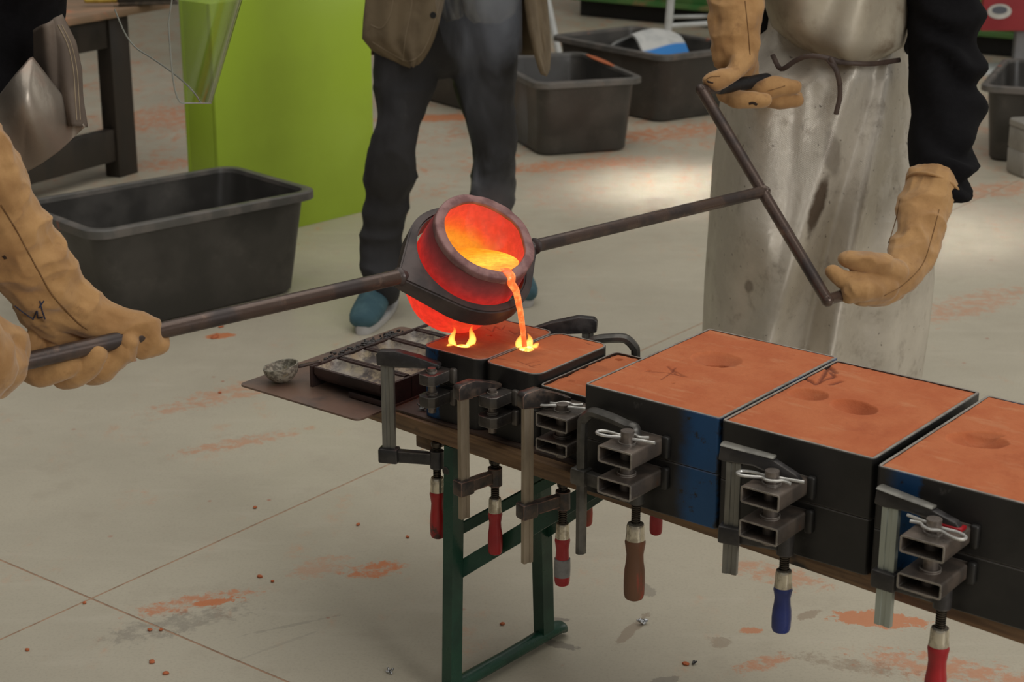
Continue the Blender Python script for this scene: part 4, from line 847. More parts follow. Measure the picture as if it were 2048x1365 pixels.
# ------------------------------------------------------------ people
def suede():
    t = NT('tan_suede'); v = t.coord(); n = t.noise(v, 14, 6, .6); f = t.noise(v, 260, 4, .7)
    col = t.mix(t.ramp(n, .35, .68), lin(196, 152, 98), lin(170, 127, 78)); col = t.mix(t.math('MULTIPLY', t.ramp(t.noise(v, 30, 5, .7), .56, .74), .6), col, lin(140, 100, 62))
    col = t.mix(t.math('MULTIPLY', f, .25), col, lin(130, 92, 56)); t.bump(t.math('ADD', t.math('MULTIPLY', f, .4), t.noise(v, 40, 4)), .3, .003)
    t.b.inputs['Sheen Weight'].default_value = .25; return t.set(Base_Color=col, Roughness=.85)
M['suede'] = suede()
M['seam'] = pmat('dark_seam_thread', lin(132, 98, 60), lin(116, 84, 52), 40, .9)
M['ink'] = pmat('blue_pen_ink', lin(58, 62, 84), None, 40, .7)
M['soot'] = pmat('soot_smudge', lin(52, 36, 26), None, 40, .9)
M['black_cloth'] = pmat('black_jersey', lin(16, 15, 17), lin(22, 21, 23), 60, .95, 0, .2, 400, spec=.15)
M['jeans'] = pmat('black_denim', lin(46, 45, 47), lin(58, 57, 59), 7, .8, 0, .25, 260, c3=lin(84, 83, 84), s3=6, lo3=.58, hi3=.78, stretch=(1, 1, .5))
M['jacket'] = pmat('brown_canvas', lin(128, 112, 88), lin(112, 97, 76), 9, .85, 0, .25, 300, c3=lin(126, 110, 90), s3=12, lo3=.58, hi3=.75)
M['stitch'] = pmat('pale_stitching', lin(150, 134, 110), None, 40, .9)
M['shirt'] = pmat('grey_green_cotton', lin(92, 88, 78), lin(82, 79, 71), 14, .85, 0, .2, 300)
M['shoe'] = pmat('teal_suede', lin(72, 104, 112), lin(60, 90, 100), 16, .8, 0, .2, 200)
M['sole'] = pmat('white_rubber', lin(196, 194, 192), lin(180, 178, 176), 10, .55)
M['leather'] = pmat('brown_leather_strap', lin(74, 58, 49), lin(60, 46, 39), 20, .6)
M['lining_cloth'] = pmat('brown_grey_hide', lin(112, 98, 86), lin(92, 80, 70), 8, .75, 0, .2, 120)
M['skin'] = pmat('skin', lin(190, 140, 115), lin(180, 130, 106), 20, .5); M['hair'] = pmat('dark_hair', lin(50, 40, 34), lin(40, 32, 28), 60, .6)
def apron_mat():
    t = NT('aluminised_apron_cloth'); v = t.coord(); n = t.noise(v, 5, 6, .6); vs = t.coord((1, 1, .25)); w = t.noise(v, 15, 4, .5, .3)
    wv = t.new('ShaderNodeTexWave'); wv.wave_type = 'BANDS'; wv.inputs['Scale'].default_value = 130; wv.inputs['Distortion'].default_value = 1.5; t.l.new(t.coord((1, 1, 1), rot=(0, .7, 0)), wv.inputs['Vector'])
    col = t.mix(t.ramp(n, .35, .65), lin(226, 218, 204), lin(204, 196, 182)); col = t.mix(t.math('MULTIPLY', t.ramp(t.noise(v, 16, 6, .7), .52, .75), .55), col, lin(136, 122, 106))
    vo = t.noise(v, 70, 2); col = t.mix(t.math('MULTIPLY', t.ramp(vo, .70, .76), .7), col, lin(90, 76, 62))
    jag = t.math('SUBTRACT', t.noise(v, 18, 4, .6), .5)
    for px, py, sx, sz, ang, amt in ((1628, 408, .020, .075, -14, .9), (1500, 578, .010, .018, 0, .55), (1660, 300, .022, .06, 12, .45), (1560, 35, .04, .02, 30, .5), (1600, 60, .03, .02, 40, .4)):
        p = at_y(px, py, 3.8)-Vector((.78, 4.05, 0)); mp = t.new('ShaderNodeMapping'); mp.vector_type = 'TEXTURE'; tc = t.new('ShaderNodeTexCoord'); t.l.new(tc.outputs['Object'], mp.inputs[0])
        mp.inputs['Location'].default_value = p; mp.inputs['Rotation'].default_value = (0, math.radians(-ang), 0); mp.inputs['Scale'].default_value = (sx, 10, sz)
        ln = t.new('ShaderNodeVectorMath', operation='LENGTH'); t.l.new(mp.outputs[0], ln.inputs[0]); m = t.ramp(t.math('ADD', ln.outputs['Value'], t.math('MULTIPLY', jag, 1.1)), .6, 1.15, 1, 0)
        col = t.mix(t.math('MULTIPLY', m, amt), col, lin(78, 56, 38))
    t.bump(t.math('ADD', t.math('MULTIPLY', w, 1.0), t.math('MULTIPLY', wv.outputs['Fac'], .10)), .7, .012)
    return t.set(Base_Color=col, Roughness=t.ramp(n, .3, .7, .34, .5), Metallic=.45)
M['apron'] = apron_mat()
def C(*rows): return [(tuple(at_y(r[0], r[1], r[2])), r[3]) for r in rows]
def wrinkle(amp, f=(14, 14, 40), seed=0): return lambda co, no: amp*(1-np.abs(fbm(co*np.array(f), seed, 3))*2.2)+amp*.4*fbm(co*60, seed+4, 2)
def person(label, org): return thing('person', label, 'person', org)
from mathutils.bvhtree import BVHTree
def snapped(name, o, pix, r, mat, org, lift=.0005, n=10):
    """thread or ink that follows the surface of part o"""
    me = o.data; bv_ = BVHTree.FromPolygons([v.co for v in me.vertices], [tuple(p.vertices) for p in me.polygons]); out = []
    for q in catmull([(a, b, 0) for a, b in pix], n):
        h = bv_.ray_cast(Vector((0, 0, CAM_H))-Vector(org), _ray(q[0], q[1]).normalized())
        if h[0] is not None: out.append(h[0]+h[1]*(lift if h[1].dot(_ray(q[0], q[1])) < 0 else -lift))
    if len(out) < 3: return
    bm = NB(); wire(bm, out, r, 1, 6); return obj(name, bm, M[mat], o)
def curve_on(name, pts, r, mat, par, org, sub=5):
    bm = NB(); wire(bm, [Vector(p)-Vector(org) for p in pts], r, sub, 6); return obj(name, bm, M[mat], par)

# --- worker on the right
OR = Vector((.78, 4.05, 0)); P = person('worker in a silvery apron and tan gauntlets gripping the crosswise shank handle', OR)
hd = Vector((.62, 3.80, 1.52))
organic('body', [
    C((1670, 330, 4.1, (.17, .11)), (1668, 120, 4.08, (.18, .12)), (1668, -120, 4.02, (.19, .12)), (1668, -340, 3.95, (.2, .11)), (1660, -430, 3.92, (.1, .08))),
    [((.64, 4.1, .92), .105), ((.62, 4.06, .5), .075), ((.61, 4.12, .09), .05)], [((.88, 4.14, .92), .105), ((.90, 4.10, .5), .075), ((.90, 4.16, .09), .05)],
    {'c': [((.61, 4.16, .045), (.045, .04)), ((.57, 3.98, .04), (.05, .035))], 'up': (0, 0, 1)}, {'c': [((.90, 4.2, .045), (.045, .04)), ((.88, 4.02, .04), (.05, .035))], 'up': (0, 0, 1)},
    C((1800, -330, 3.98, .10), (1880, -210, 3.93, .095), (1888, -20, 3.88, (.082, .075)), (1890, 110, 3.84, (.083, .076)), (1893, 220, 3.79, (.078, .07)), (1885, 300, 3.72, (.074, .066)), (1880, 372, 3.64, (.062, .056))),
    C((1560, -340, 3.98, .10), (1500, -250, 3.92, .085), (1478, -130, 3.82, .07), (1476, -40, 3.765, .05)),
    [(tuple(hd+Vector((.03, .06, -.14))), .055), (tuple(hd), (.075, .09)), (tuple(hd+Vector((0, -.01, .08))), (.07, .085))]],
    .011, M['black_cloth'], P, 5, lambda c, n: np.where(c[:, 2] < 1.4, .014*np.sin(c[:, 2]*60+9*fbm(c*6, 5, 2)+c[:, 0]*10)*np.clip(.6+1.2*fbm(c*5, 9, 2), 0, 1)*np.clip((c[:, 0]-.86)*12, 0, 1)+.006*fbm(c*12, 2, 3), 0), origin=OR)
# apron skirt
LX = [(0, 1522), (60, 1520), (110, 1490), (150, 1458), (210, 1442), (330, 1428), (450, 1420), (560, 1412), (655, 1408), (760, 1404), (900, 1402), (1010, 1402)]; RX = [(0, 1822), (90, 1826), (150, 1826), (210, 1828), (330, 1846), (450, 1862), (560, 1866), (655, 1856), (760, 1840), (900, 1830), (1010, 1826)]
def ip(T, y): return float(np.interp(y, [a for a, b in T], [b for a, b in T]))
def skirt(u, v):
    py = 10+(1000-10)*v; l, r = ip(LX, py), ip(RX, py); s = u*2-1; px = l+(r-l)*u
    fold = .030*math.exp(-((px-(1690-.30*(py-190)))/30)**2)*min(1, v*4+.2)+.022*math.exp(-((px-(1770-.20*(py-190)))/18)**2)-.02*math.exp(-((px-(1730-.24*(py-190)))/22)**2)
    fold += .010*math.sin(px*.055+py*.006)*min(1, .3+v*1.3)+.012*math.exp(-((px-(1540-.02*py))/45)**2)-.014*math.exp(-((px-(1600-.06*py))/26)**2)+.012*math.exp(-((px-1835)/16)**2)-.012*math.exp(-((px-1800)/16)**2)
    knee = .03*math.exp(-((px-1520)/70)**2-((py-460)/110)**2)+.02*math.exp(-((px-1770)/60)**2-((py-520)/120)**2)
    Y = 3.97+(.05 if py < 100 else .05*max(0, 1-(py-100)/60))-.17*(1-abs(s)**2.6)-fold*1.3-knee*1.4+.10*abs(s)**6-.10*v*.3
    return at_y(px, py, Y)-OR
bm = NB(); sheet(bm, skirt, 110, 120, .004); ap = obj('apron_skirt', bm, M['apron'], P, 180)
ap.location = (0, 0, 0)
LB = [(-420, 1570), (-150, 1535), (0, 1530), (50, 1545), (90, 1590), (118, 1650), (128, 1690)]; RB = [(-420, 1790), (-150, 1812), (0, 1816), (50, 1816), (90, 1806), (118, 1760), (128, 1720)]
def bib(u, v):
    py = -380+(126+380)*min(v/.86, 1); l, r = ip(LB, py), ip(RB, py); s = u*2-1; px = l+(r-l)*u
    k = max(0, min(1, (py+60)/180)); Y = 3.93-.17*math.sqrt(max(0, 1-abs(s)**2.4))-.025*k*(1-s*s)+.016*math.sin(px*.05+py*.02)*(1-s*s)
    if v > .86: q = (v-.86)/.14; Y += .10*q; py -= 10*q
    if py > 90: Y += .05*((py-90)/36)**2
    return at_y(px, py, Y)-OR
M['bib'] = pmat('aluminised_bib_cloth', lin(186, 176, 156), lin(166, 156, 138), 6, .55, .2, .3, 60, c3=lin(138, 122, 102), s3=7, lo3=.52, hi3=.72)
bm = NB(); sheet(bm, bib, 60, 60, .004); obj('apron_bib', bm, M['bib'], P, 180)
for pts in ([(1545, 110, 3.80), (1562, 138, 3.77), (1590, 122, 3.76), (1618, 112, 3.75), (1655, 116, 3.745), (1680, 124, 3.75)], [(1662, 116, 3.74), (1676, 150, 3.74), (1680, 190, 3.745), (1672, 228, 3.745)], [(1655, 118, 3.745), (1672, 140, 3.735), (1680, 170, 3.738)], [(1680, 124, 3.75), (1740, 128, 3.78), (1800, 120, 3.86)]):
    bm = NB(); sweep(bm, [at_y(*p)-OR for p in pts], [(.0055, .0018)]*len(pts), up=(0, -1, .2), seg=8, sub=5); obj('apron_tie', bm, M['leather'], P)
GW = lambda co, no: .0024*fbm(co*40, 3, 3)+.011*(.6-2.8*np.abs(fbm(co*np.array((15, 15, 22)), 8, 2)))*np.clip(.45+1.2*fbm(co*7, 1, 2), 0, 1)
def glove(name, chains, par, org, voxel=.0034, smooth=2, disp=GW, label=None):
    o = organic(name, chains, voxel, M['suede'], par, smooth, disp, origin=org); 
    if label: o['label'] = label
    return o
g = glove('glove', [
    C((1482, -170, 3.82, .064), (1476, -60, 3.765, (.061, .05)), (1473, 20, 3.735, (.058, .046)), (1474, 80, 3.72, (.054, .04)), (1477, 118, 3.722, (.048, .034)), (1484, 150, 3.75, (.040, .026)), (1492, 172, 3.775, (.034, .022))),
    C((1486, 120, 3.70, .030), (1466, 146, 3.668, .024), (1442, 160, 3.642, .0195), (1424, 161, 3.634, .017)),
    C((1470, 160, 3.76, .022), (1452, 186, 3.70, .018), (1486, 199, 3.672, .019), (1530, 201, 3.675, .0145)),
    C((1496, 168, 3.79, .024), (1508, 184, 3.73, .021), (1548, 174, 3.705, .021), (1590, 173, 3.71, .0145)),
    C((1505, 176, 3.80, .022), (1530, 196, 3.735, .020), (1562, 201, 3.715, .018), (1594, 202, 3.725, .0135)),
    C((1515, 172, 3.82, .02), (1560, 188, 3.76, .016), (1592, 192, 3.745, .013))], P, OR)
for pts in ([(1490, 2), (1496, 60), (1500, 110)], [(1535, 182), (1550, 178), (1570, 172)], [(1412, 160), (1422, 154), (1440, 153)]): snapped('seam', g, pts, .0010, 'seam', OR)
snapped('soot_smudge', g, [(1498, 208), (1506, 206), (1514, 210)], .005, 'soot', OR, -.0035)
snapped('soot_smudge', g, [(1414, 162), (1420, 165), (1426, 166)], .004, 'soot', OR, -.003)
g = glove('glove', [
    C((1864, 372, 3.62, (.058, .05)), (1846, 425, 3.58, (.055, .045)), (1832, 480, 3.53, (.051, .04)), (1815, 525, 3.485, (.048, .036)), (1788, 556, 3.445, (.042, .034)), (1752, 572, 3.42, (.034, .03))),
    C((1790, 545, 3.43, .028), (1755, 530, 3.405, .025), (1718, 520, 3.395, .0245), (1700, 514, 3.392, .022)),
    C((1760, 572, 3.41, .028), (1722, 566, 3.385, .022), (1688, 560, 3.378, .018), (1665, 545, 3.378, .0135)),
    C((1768, 575, 3.41, .03), (1728, 580, 3.375, .025), (1706, 582, 3.36, .022), (1700, 592, 3.375, .018)),
    C((1775, 580, 3.43, .03), (1745, 592, 3.40, .022), (1718, 596, 3.385, .018), (1712, 588, 3.40, .015)),
    C((1785, 580, 3.45, .028), (1765, 596, 3.42, .018), (1742, 600, 3.41, .015))], P, OR)
bm = NB(); cen = at_y(1866, 374, 3.62); ax_ = (at_y(1864, 372, 3.62)-at_y(1846, 425, 3.58)).normalized(); s_, n_, _ = frame_of(ax_, (0, -1, .3))
sweep(bm, [cen+ax_*.0+s_*(.057*math.cos(a))+n_*(.049*math.sin(a))-OR for a in [2*PI*k/24 for k in range(25)]], .0035, transport=True, round_ends=False, sub=1, seg=8); obj('cuff_hem', bm, M['suede'], g)
snapped('seam', g, [(1878, 420), (1862, 480), (1844, 530), (1806, 570), (1768, 592)], .0010, 'seam', OR)
snapped('seam', g, [(1800, 400), (1790, 450), (1776, 490)], .0010, 'seam', OR)

# --- worker on the left
OL = Vector((-1.2, 2.5, 0)); P = person('worker at the left edge in black with tan gauntlets and a clear face shield', OL)
hd = Vector((-.66, 2.88, 1.50))
organic('body', [
    [((-1.2, 2.5, .86), (.17, .12)), ((-1.12, 2.58, 1.08), (.17, .12)), ((-.96, 2.72, 1.3), (.18, .12)), ((-.84, 2.80, 1.40), (.14, .09)), ((-.74, 2.84, 1.45), (.06, .06))],
    [(tuple(hd+Vector((-.05, -.03, -.04))), .055), (tuple(hd), .085), (tuple(hd+Vector((-.02, -.01, .06))), .082)],
    [((-1.13, 2.4, .86), .105), ((-1.06, 2.42, .5), .075), ((-1.08, 2.36, .09), .05)], [((-1.27, 2.62, .86), .105), ((-1.2, 2.7, .5), .075), ((-1.25, 2.72, .09), .05)],
    {'c': [((-1.1, 2.34, .045), (.045, .04)), ((-.95, 2.46, .04), (.05, .035))], 'up': (0, 0, 1)}, {'c': [((-1.28, 2.7, .045), (.045, .04)), ((-1.12, 2.84, .04), (.05, .035))], 'up': (0, 0, 1)},
    C((-60, -200, 2.78, .10), (20, -90, 2.76, (.085, .08)), (42, 0, 2.78, (.072, .07)), (24, 80, 2.77, (.066, .064)), (-30, 190, 2.72, (.06, .06)), (-60, 310, 2.60, (.054, .05)), (-55, 380, 2.53, .048)),
    C((-260, -40, 2.42, .10), (-260, 200, 2.30, .075), (-200, 420, 2.22, .065), (-140, 560, 2.26, .055))],
    .011, M['black_cloth'], P, 5, lambda c, n: .006*fbm(c*14, 6, 3), origin=OL)
bm = NB(); sweep(bm, [hd+Vector((-.03, -.02, .03))-OL, hd+Vector((-.02, -.01, .085))-OL], [.093, .085], sub=3, seg=18); obj('hair', bm, M['hair'], P)
# apron flaps hanging open under the arm
def quadsheet(A, B, Cc, D, bulge, f):
    def F(u, v):
        p = (A*(1-u)+B*u)*(1-v)+(D*(1-u)+Cc*u)*v
        return p + Vector((0, -1, .2))*(bulge*math.sin(PI*u)*math.sin(PI*v*.9+.15)) + Vector((0, -1, 0))*(f*math.sin(7*u+3*v)) - OL
    return F
def hide(u, v):
    L = [(70, 60), (72, 120), (85, 170), (110, 215), (128, 250)]; R = [(120, 30), (148, 85), (160, 140), (164, 195), (171, 255)]
    k = v*4; i = min(int(k), 3); f = k-i; l = [L[i][j]*(1-f)+L[i+1][j]*f for j in (0, 1)]; r = [R[i][j]*(1-f)+R[i+1][j]*f for j in (0, 1)]
    return at_y(l[0]*(1-u)+r[0]*u, l[1]*(1-u)+r[1]*u, 2.66-.035*math.sin(PI*u)+.006*math.sin(12*u+5*v)-.02*v)-OL
bm = NB(); sheet(bm, hide, 30, 30, .004); fl_ = obj('apron_flap', bm, M['lining_cloth'], P, 180, label='brown-grey hide flap with stitched edge')
for off in (0, 7): snapped('stitch_line', fl_, [(x-off-5, y) for x, y in ((128, 50), (147, 90), (158, 140), (162, 195), (165, 240))], .0009, 'stitch', OL)
M['apron_left'] = pmat('aluminised_flap_cloth', lin(160, 150, 138), lin(140, 128, 116), 5, .42, .5, .4, 50, c3=lin(176, 130, 112), s3=4, lo3=.5, hi3=.7)
def silver(u, v):
    T = [(-60, 230), (0, 195), (35, 150), (62, 116), (100, 165), (140, 212), (171, 252)]; B_ = [(-60, 395), (-20, 372), (12, 362), (45, 345), (80, 325), (115, 300), (171, 254)]
    k = u*6; i = min(int(k), 5); f = k-i; a = [T[i][j]*(1-f)+T[i+1][j]*f for j in (0, 1)]; b = [B_[i][j]*(1-f)+B_[i+1][j]*f for j in (0, 1)]
    px, py = a[0]*(1-v)+b[0]*v, a[1]*(1-v)+b[1]*v
    return at_y(px, py, 2.58-.05*math.sin(PI*min(1, u+.1))*math.sin(PI*v*.8+.3)+.012*math.sin(px*.045-py*.02)+.04*u)-OL
bm = NB(); sheet(bm, silver, 48, 30, .004); obj('apron_flap', bm, M['apron_left'], P, 180, label='silvery aluminised apron flap with a frayed edge')
YB = lambda px: 2.451+(px-50)*.000474
def CB_(*rows): return [(tuple(at_y(a, b, YB(a)+o)), r) for a, b, o, r in rows]
g = glove('glove', [
    CB_((-62, 300, .03, (.062, .055)), (-25, 400, .03, (.062, .052)), (22, 480, .028, (.064, .048)), (72, 548, .03, (.060, .042)), (126, 600, .03, (.048, .036)), (180, 632, .022, (.036, .032)), (232, 650, .004, (.028, .028)), (270, 660, -.010, (.028, .028)), (292, 672, -.016, (.0265, .0265)), (302, 682, -.014, .0235)),
    CB_((200, 655, .03, .03), (235, 668, .006, .026), (272, 676, -.006, .022)),
    CB_((70, 560, .05, .04), (95, 640, .055, .035), (190, 665, .05, .028)),
    CB_((60, 690, .055, .022), (50, 735, .032, .017), (78, 750, .004, .0175), (118, 740, -.018, .0185), (138, 732, -.024, .0175)),
    CB_((110, 680, .055, .022), (112, 742, .028, .019), (145, 752, -.002, .0205), (176, 728, -.024, .021), (194, 708, -.034, .0185)),
    CB_((165, 675, .055, .022), (170, 738, .028, .018), (196, 744, -.004, .0185), (224, 724, -.022, .019), (241, 706, -.030, .0165)),
    CB_((205, 672, .05, .02), (205, 712, .028, .016), (226, 718, -.004, .017), (250, 700, -.024, .0175), (262, 684, -.032, .0155)),
    CB_((262, 668, -.016, .022), (290, 686, -.016, .0215))], P, OL, .0026, 1)
snapped('seam', g, [(2, 410), (35, 465), (70, 530), (105, 590), (150, 640), (176, 660)], .0011, 'seam', OL)
snapped('burn_spot', g, [(6, 512), (9, 515), (11, 518)], .0045, 'soot', OL, -.003)
glove('glove', [
    CB_((-180, 590, -.14, .06), (-110, 640, -.12, .055), (-60, 690, -.10, (.05, .045)), (-30, 730, -.085, (.045, .04)), (-40, 780, -.06, .032)),
    CB_((-60, 650, -.07, .035), (-10, 668, -.045, .03), (20, 690, -.036, .026), (22, 725, -.03, .024)),
    CB_((-50, 690, -.09, .04), (-8, 715, -.07, .034), (12, 738, -.055, .03), (-5, 770, -.03, .022)),
    CB_((-70, 720, -.08, .04), (-30, 765, -.05, .026), (-25, 775, -.01, .02))], P, OL, .0034, 2)
# pen letters on the gauntlet
for pts in ([(30, 612), (48, 626), (66, 638)], [(66, 640), (74, 622), (76, 636), (86, 634)], [(80, 602), (84, 620), (90, 638)], [(78, 616), (83, 609), (88, 602)]): snapped('pen_mark', g, pts, .0011, 'ink', OL, .0003)
# face shield
def clear_mat():
    t = NT('clear_polycarbonate'); t.n.remove(t.b); tr = t.new('ShaderNodeBsdfTransparent'); tr.inputs[0].default_value = (.965, .97, .955, 1); gl = t.new('ShaderNodeBsdfGlossy'); gl.inputs['Roughness'].default_value = .08
    fr = t.new('ShaderNodeLayerWeight'); mx = t.new('ShaderNodeMixShader'); t.l.new(t.math('ADD', t.math('MULTIPLY', t.math('POWER', fr.outputs['Facing'], 3), .55), .035), mx.inputs[0]); t.l.new(tr.outputs[0], mx.inputs[1]); t.l.new(gl.outputs[0], mx.inputs[2]); t.l.new(mx.outputs[0], t.out.inputs[0]); return t.m
M['clear'] = clear_mat(); M['clear_edge'] = pmat('frosted_edge', lin(150, 150, 142), None, 20, .3)
def shield_pt(th, v):
    lerp = lambda a, b, f: tuple(x*(1-f)+y*f for x, y in zip(a, b))
    N = at_y(*lerp((395, -330), (312, 205), v), 2.66); Fp = at_y(*lerp((560, -330), (408, 205), v), 2.80); R_ = at_y(*lerp((230, -330), (200, 205), v), 3.0)
    c = (N+R_)/2; return c+(Fp-c)*math.cos(th)+((R_-N)/2)*math.sin(th)
def vmax(th):
    d = math.degrees(th); 
    if d < -70: return 1-.30*((-70-d)/20)**2
    if d < 5: return 1
    return 1-.26*min(1, (d-5)/80)-(.14*((d-66)/22)**2 if d > 66 else 0)
bm = NB(); sheet(bm, lambda u, v: shield_pt(math.radians(-90+178*u), v*vmax(math.radians(-90+178*u)))-OL, 72, 30, .0025)
sh = obj('face_shield', bm, M['clear'], P, 60, label='clear curved face shield with scratches')
curve_on('shield_edge', [shield_pt(math.radians(a), vmax(math.radians(a)))+Vector((0, 0, -.001)) for a in range(-90, 89, 6)], .0014, 'clear_edge', sh, OL, 2)
curve_on('shield_edge', [shield_pt(math.radians(-90), v*vmax(-PI/2)) for v in (0, .3, .6, .85, 1)], .0012, 'clear_edge', sh, OL, 2)
curve_on('shield_edge', [shield_pt(math.radians(88), v*vmax(PI/2*.98)) for v in (0, .3, .6, .85, 1)], .0012, 'clear_edge', sh, OL, 2)
bm = NB(); sweep(bm, [hd+Vector((.10*math.cos(a)*1.05, .10*math.sin(a)*1.05, .02))-OL for a in [2*PI*k/20 for k in range(21)]], [(.004, .014)]*21, transport=True, sub=1, up=(0, 0, 1), round_ends=False); obj('shield_headband', bm, M['black'], P)

# --- man in jeans
OM = Vector((-.2, 5.2, 0)); P = person('man in a brown canvas jacket, black jeans and teal shoes standing behind the crucible', OM)
zc = .0
organic('body', [[((-.20, 5.25, .88), (.17, .12)), ((-.20, 5.25, 1.1), (.17, .11)), ((-.20, 5.24, 1.36), (.2, .12)), ((-.20, 5.24, 1.5), (.06, .06)), ((-.20, 5.22, 1.62), (.075, .09)), ((-.20, 5.22, 1.72), (.072, .088))],
    [((-.36, 5.25, 1.42), .07), ((-.46, 5.30, 1.2), .05), ((-.34, 5.12, 1.14), .04)], [((-.04, 5.25, 1.42), .07), ((.08, 5.30, 1.2), .05), ((-.06, 5.12, 1.14), .04)]], .014, M['skin'], P, 4, origin=OM)
JW = lambda co, no: .030*(.5-2.4*np.abs(fbm(co*np.array((7, 7, 11)), 21, 2)))*.6*np.clip(1.1-co[:, 2]*.75, .3, 1)+.004*fbm(co*26, 4, 3)
organic('jeans', [
    C((890, -70, 5.25, (.19, .13)), (890, 10, 5.25, (.20, .135)), (888, 70, 5.25, (.19, .13))),
    C((820, 60, 5.24, (.11, .115)), (810, 148, 5.20, (.098, .10)), (805, 200, 5.17, (.083, .088)), (798, 250, 5.14, (.070, .078)), (789, 300, 5.13, (.072, .078)), (782, 345, 5.15, (.078, .08)), (774, 396, 5.17, (.070, .074)), (766, 450, 5.18, (.064, .07)), (762, 506, 5.17, (.061, .068)), (764, 556, 5.13, (.060, .070)), (768, 572, 5.11, (.056, .066))),
    C((962, 60, 5.26, (.115, .115)), (966, 148, 5.26, (.10, .10)), (974, 200, 5.26, (.088, .09)), (981, 250, 5.27, (.076, .08)), (988, 300, 5.28, (.072, .077)), (988, 345, 5.31, (.070, .076)), (985, 396, 5.34, (.068, .073)), (990, 450, 5.37, (.064, .07)), (1000, 520, 5.38, (.060, .068)), (1008, 556, 5.36, (.058, .068)))],
    .009, M['jeans'], P, 4, JW, origin=OM)
def shoe(toe, heel):
    toe, heel = Vector(toe), Vector(heel); d = (toe-heel); L = d.length; d.normalize(); sd = Vector((-d.y, d.x, 0)); X = lambda a, b, z: tuple(heel+d*(a*L)+sd*b+Vector((0, 0, z)))
    o = organic('shoe', [{'c': [(X(.10, 0, .07), (.036, .05)), (X(.35, 0, .075), (.042, .052)), (X(.62, 0, .056), (.050, .040)), (X(.82, 0, .046), (.050, .034)), (X(.93, 0, .04), (.042, .026))], 'up': (0, 0, 1)}, {'c': [(X(.2, 0, .07), (.04, .05)), (X(.22, 0, .13), (.038, .048))], 'up': tuple(d)}], .005, M['shoe'], P, 3, lambda c, n: .001*fbm(c*50, 2, 3), origin=OM)
    bm = NB(); n = 28; pr = []
    for k in range(n):
        a = 2*PI*k/n; x = .5+.49*math.cos(a); w = (.047-.006*math.cos(a+.6))*math.copysign(abs(math.sin(a))**.7, math.sin(a)); pr.append((x, w))
    loops(bm, [[Vector(X(x, w*.97, .0005))-OM for x, w in pr], [Vector(X(x, w*1.04, .008))-OM for x, w in pr], [Vector(X(x, w*1.04, .022))-OM for x, w in pr], [Vector(X(x, w*.9, .026))-OM for x, w in pr]], cap0=True, cap1=True); obj('sole', bm, M['sole'], o)
    for k in range(4): curve_on('lace', [Vector(X(.42+.07*k, -.026, .108-.014*k)), Vector(X(.44+.07*k, 0, .120-.016*k)), Vector(X(.42+.07*k, .026, .108-.014*k))], .0032, 'shoe', o, OM, 3)
shoe(at_z(722, 672, 0), at_z(779, 598, 0)); shoe(at_z(1052, 606, 0)+Vector((0, -.06, 0)), at_z(1010, 560, 0))
def panel(L, R, Yl, Yr, bulge, seed):
    def F(u, v):
        k = v*(len(L)-1); i = min(int(k), len(L)-2); f = k-i; l = [L[i][j]*(1-f)+L[i+1][j]*f for j in (0, 1)]; r = [R[i][j]*(1-f)+R[i+1][j]*f for j in (0, 1)]
        w = .008*math.sin(9*u+4*v+seed)+.004*math.sin(23*u-6*v)
        return at_y(l[0]*(1-u)+r[0]*u, l[1]*(1-u)+r[1]*u, Yl*(1-u)+Yr*u-bulge*math.sin(PI*(.15+.75*u))+w)-OM
    return F
LL = [(742, -220), (738, -100), (733, 0), (729, 40), (727, 76), (745, 98), (775, 116), (800, 128), (820, 133)]; LR = [(915, -220), (905, -100), (890, 0), (880, 40), (868, 75), (858, 97), (848, 114), (838, 125), (826, 133)]
bm = NB(); sheet(bm, panel(LL, LR, 5.17, 5.05, .05, 1), 40, 48, .005); jk = obj('jacket_panel', bm, M['jacket'], P, 180)
RL = [(1040, -220), (1043, -100), (1048, 0), (1056, 60), (1068, 110), (1078, 142), (1082, 150)]; RR = [(1080, -220), (1082, -100), (1087, 0), (1092, 60), (1094, 110), (1092, 138), (1086, 150)]
bm = NB(); sheet(bm, panel(RL, RR, 5.08, 5.24, .02, 2), 14, 40, .012); jr = obj('jacket_panel', bm, M['jacket'], P, 180)
bm = NB(); sheet(bm, lambda u, v: at_y(742+(1082-742)*u, -220+330*v, 5.20+.20*math.sin(PI*u)**.6+.01*math.sin(20*u))-OM, 40, 24, .005); obj('jacket_back', bm, M['jacket'], P, 180)
snapped('stitch_line', jk, [(x, y) for x, y, Y in ((897, -60, 4.99), (880, 0, 4.99), (870, 40, 4.992), (855, 85, 5.0), (838, 112, 5.015), (815, 122, 5.035), (785, 108, 5.06), (745, 84, 5.11))], .0012, 'stitch', OM)
snapped('stitch_line', jk, [(x, y) for x, y, Y in ((790, -80, 5.045), (786, 0, 5.05), (778, 35, 5.06), (762, 56, 5.08), (742, 50, 5.11))], .0012, 'stitch', OM)
snapped('stitch_line', jk, [(x, y) for x, y, Y in ((830, -60, 5.0), (822, 20, 5.0), (812, 70, 5.015), (806, 122, 5.04))], .0012, 'stitch', OM)
bm = NB(); p = at_y(866, 31, 4.985)-OM; cyl(bm, p, p+Vector((0, .012, 0)), .009, seg=18); obj('button', bm, M['black'], jk)
bm = NB(); sheet(bm, panel([(880, -220), (880, -60), (880, 0), (885, 30), (893, 45)], [(945, -220), (938, -60), (930, 0), (928, 22), (926, 34)], 5.11, 5.085, .02, 3), 16, 24, .004); st = obj('shirt_hem', bm, M['shirt'], P, 180)
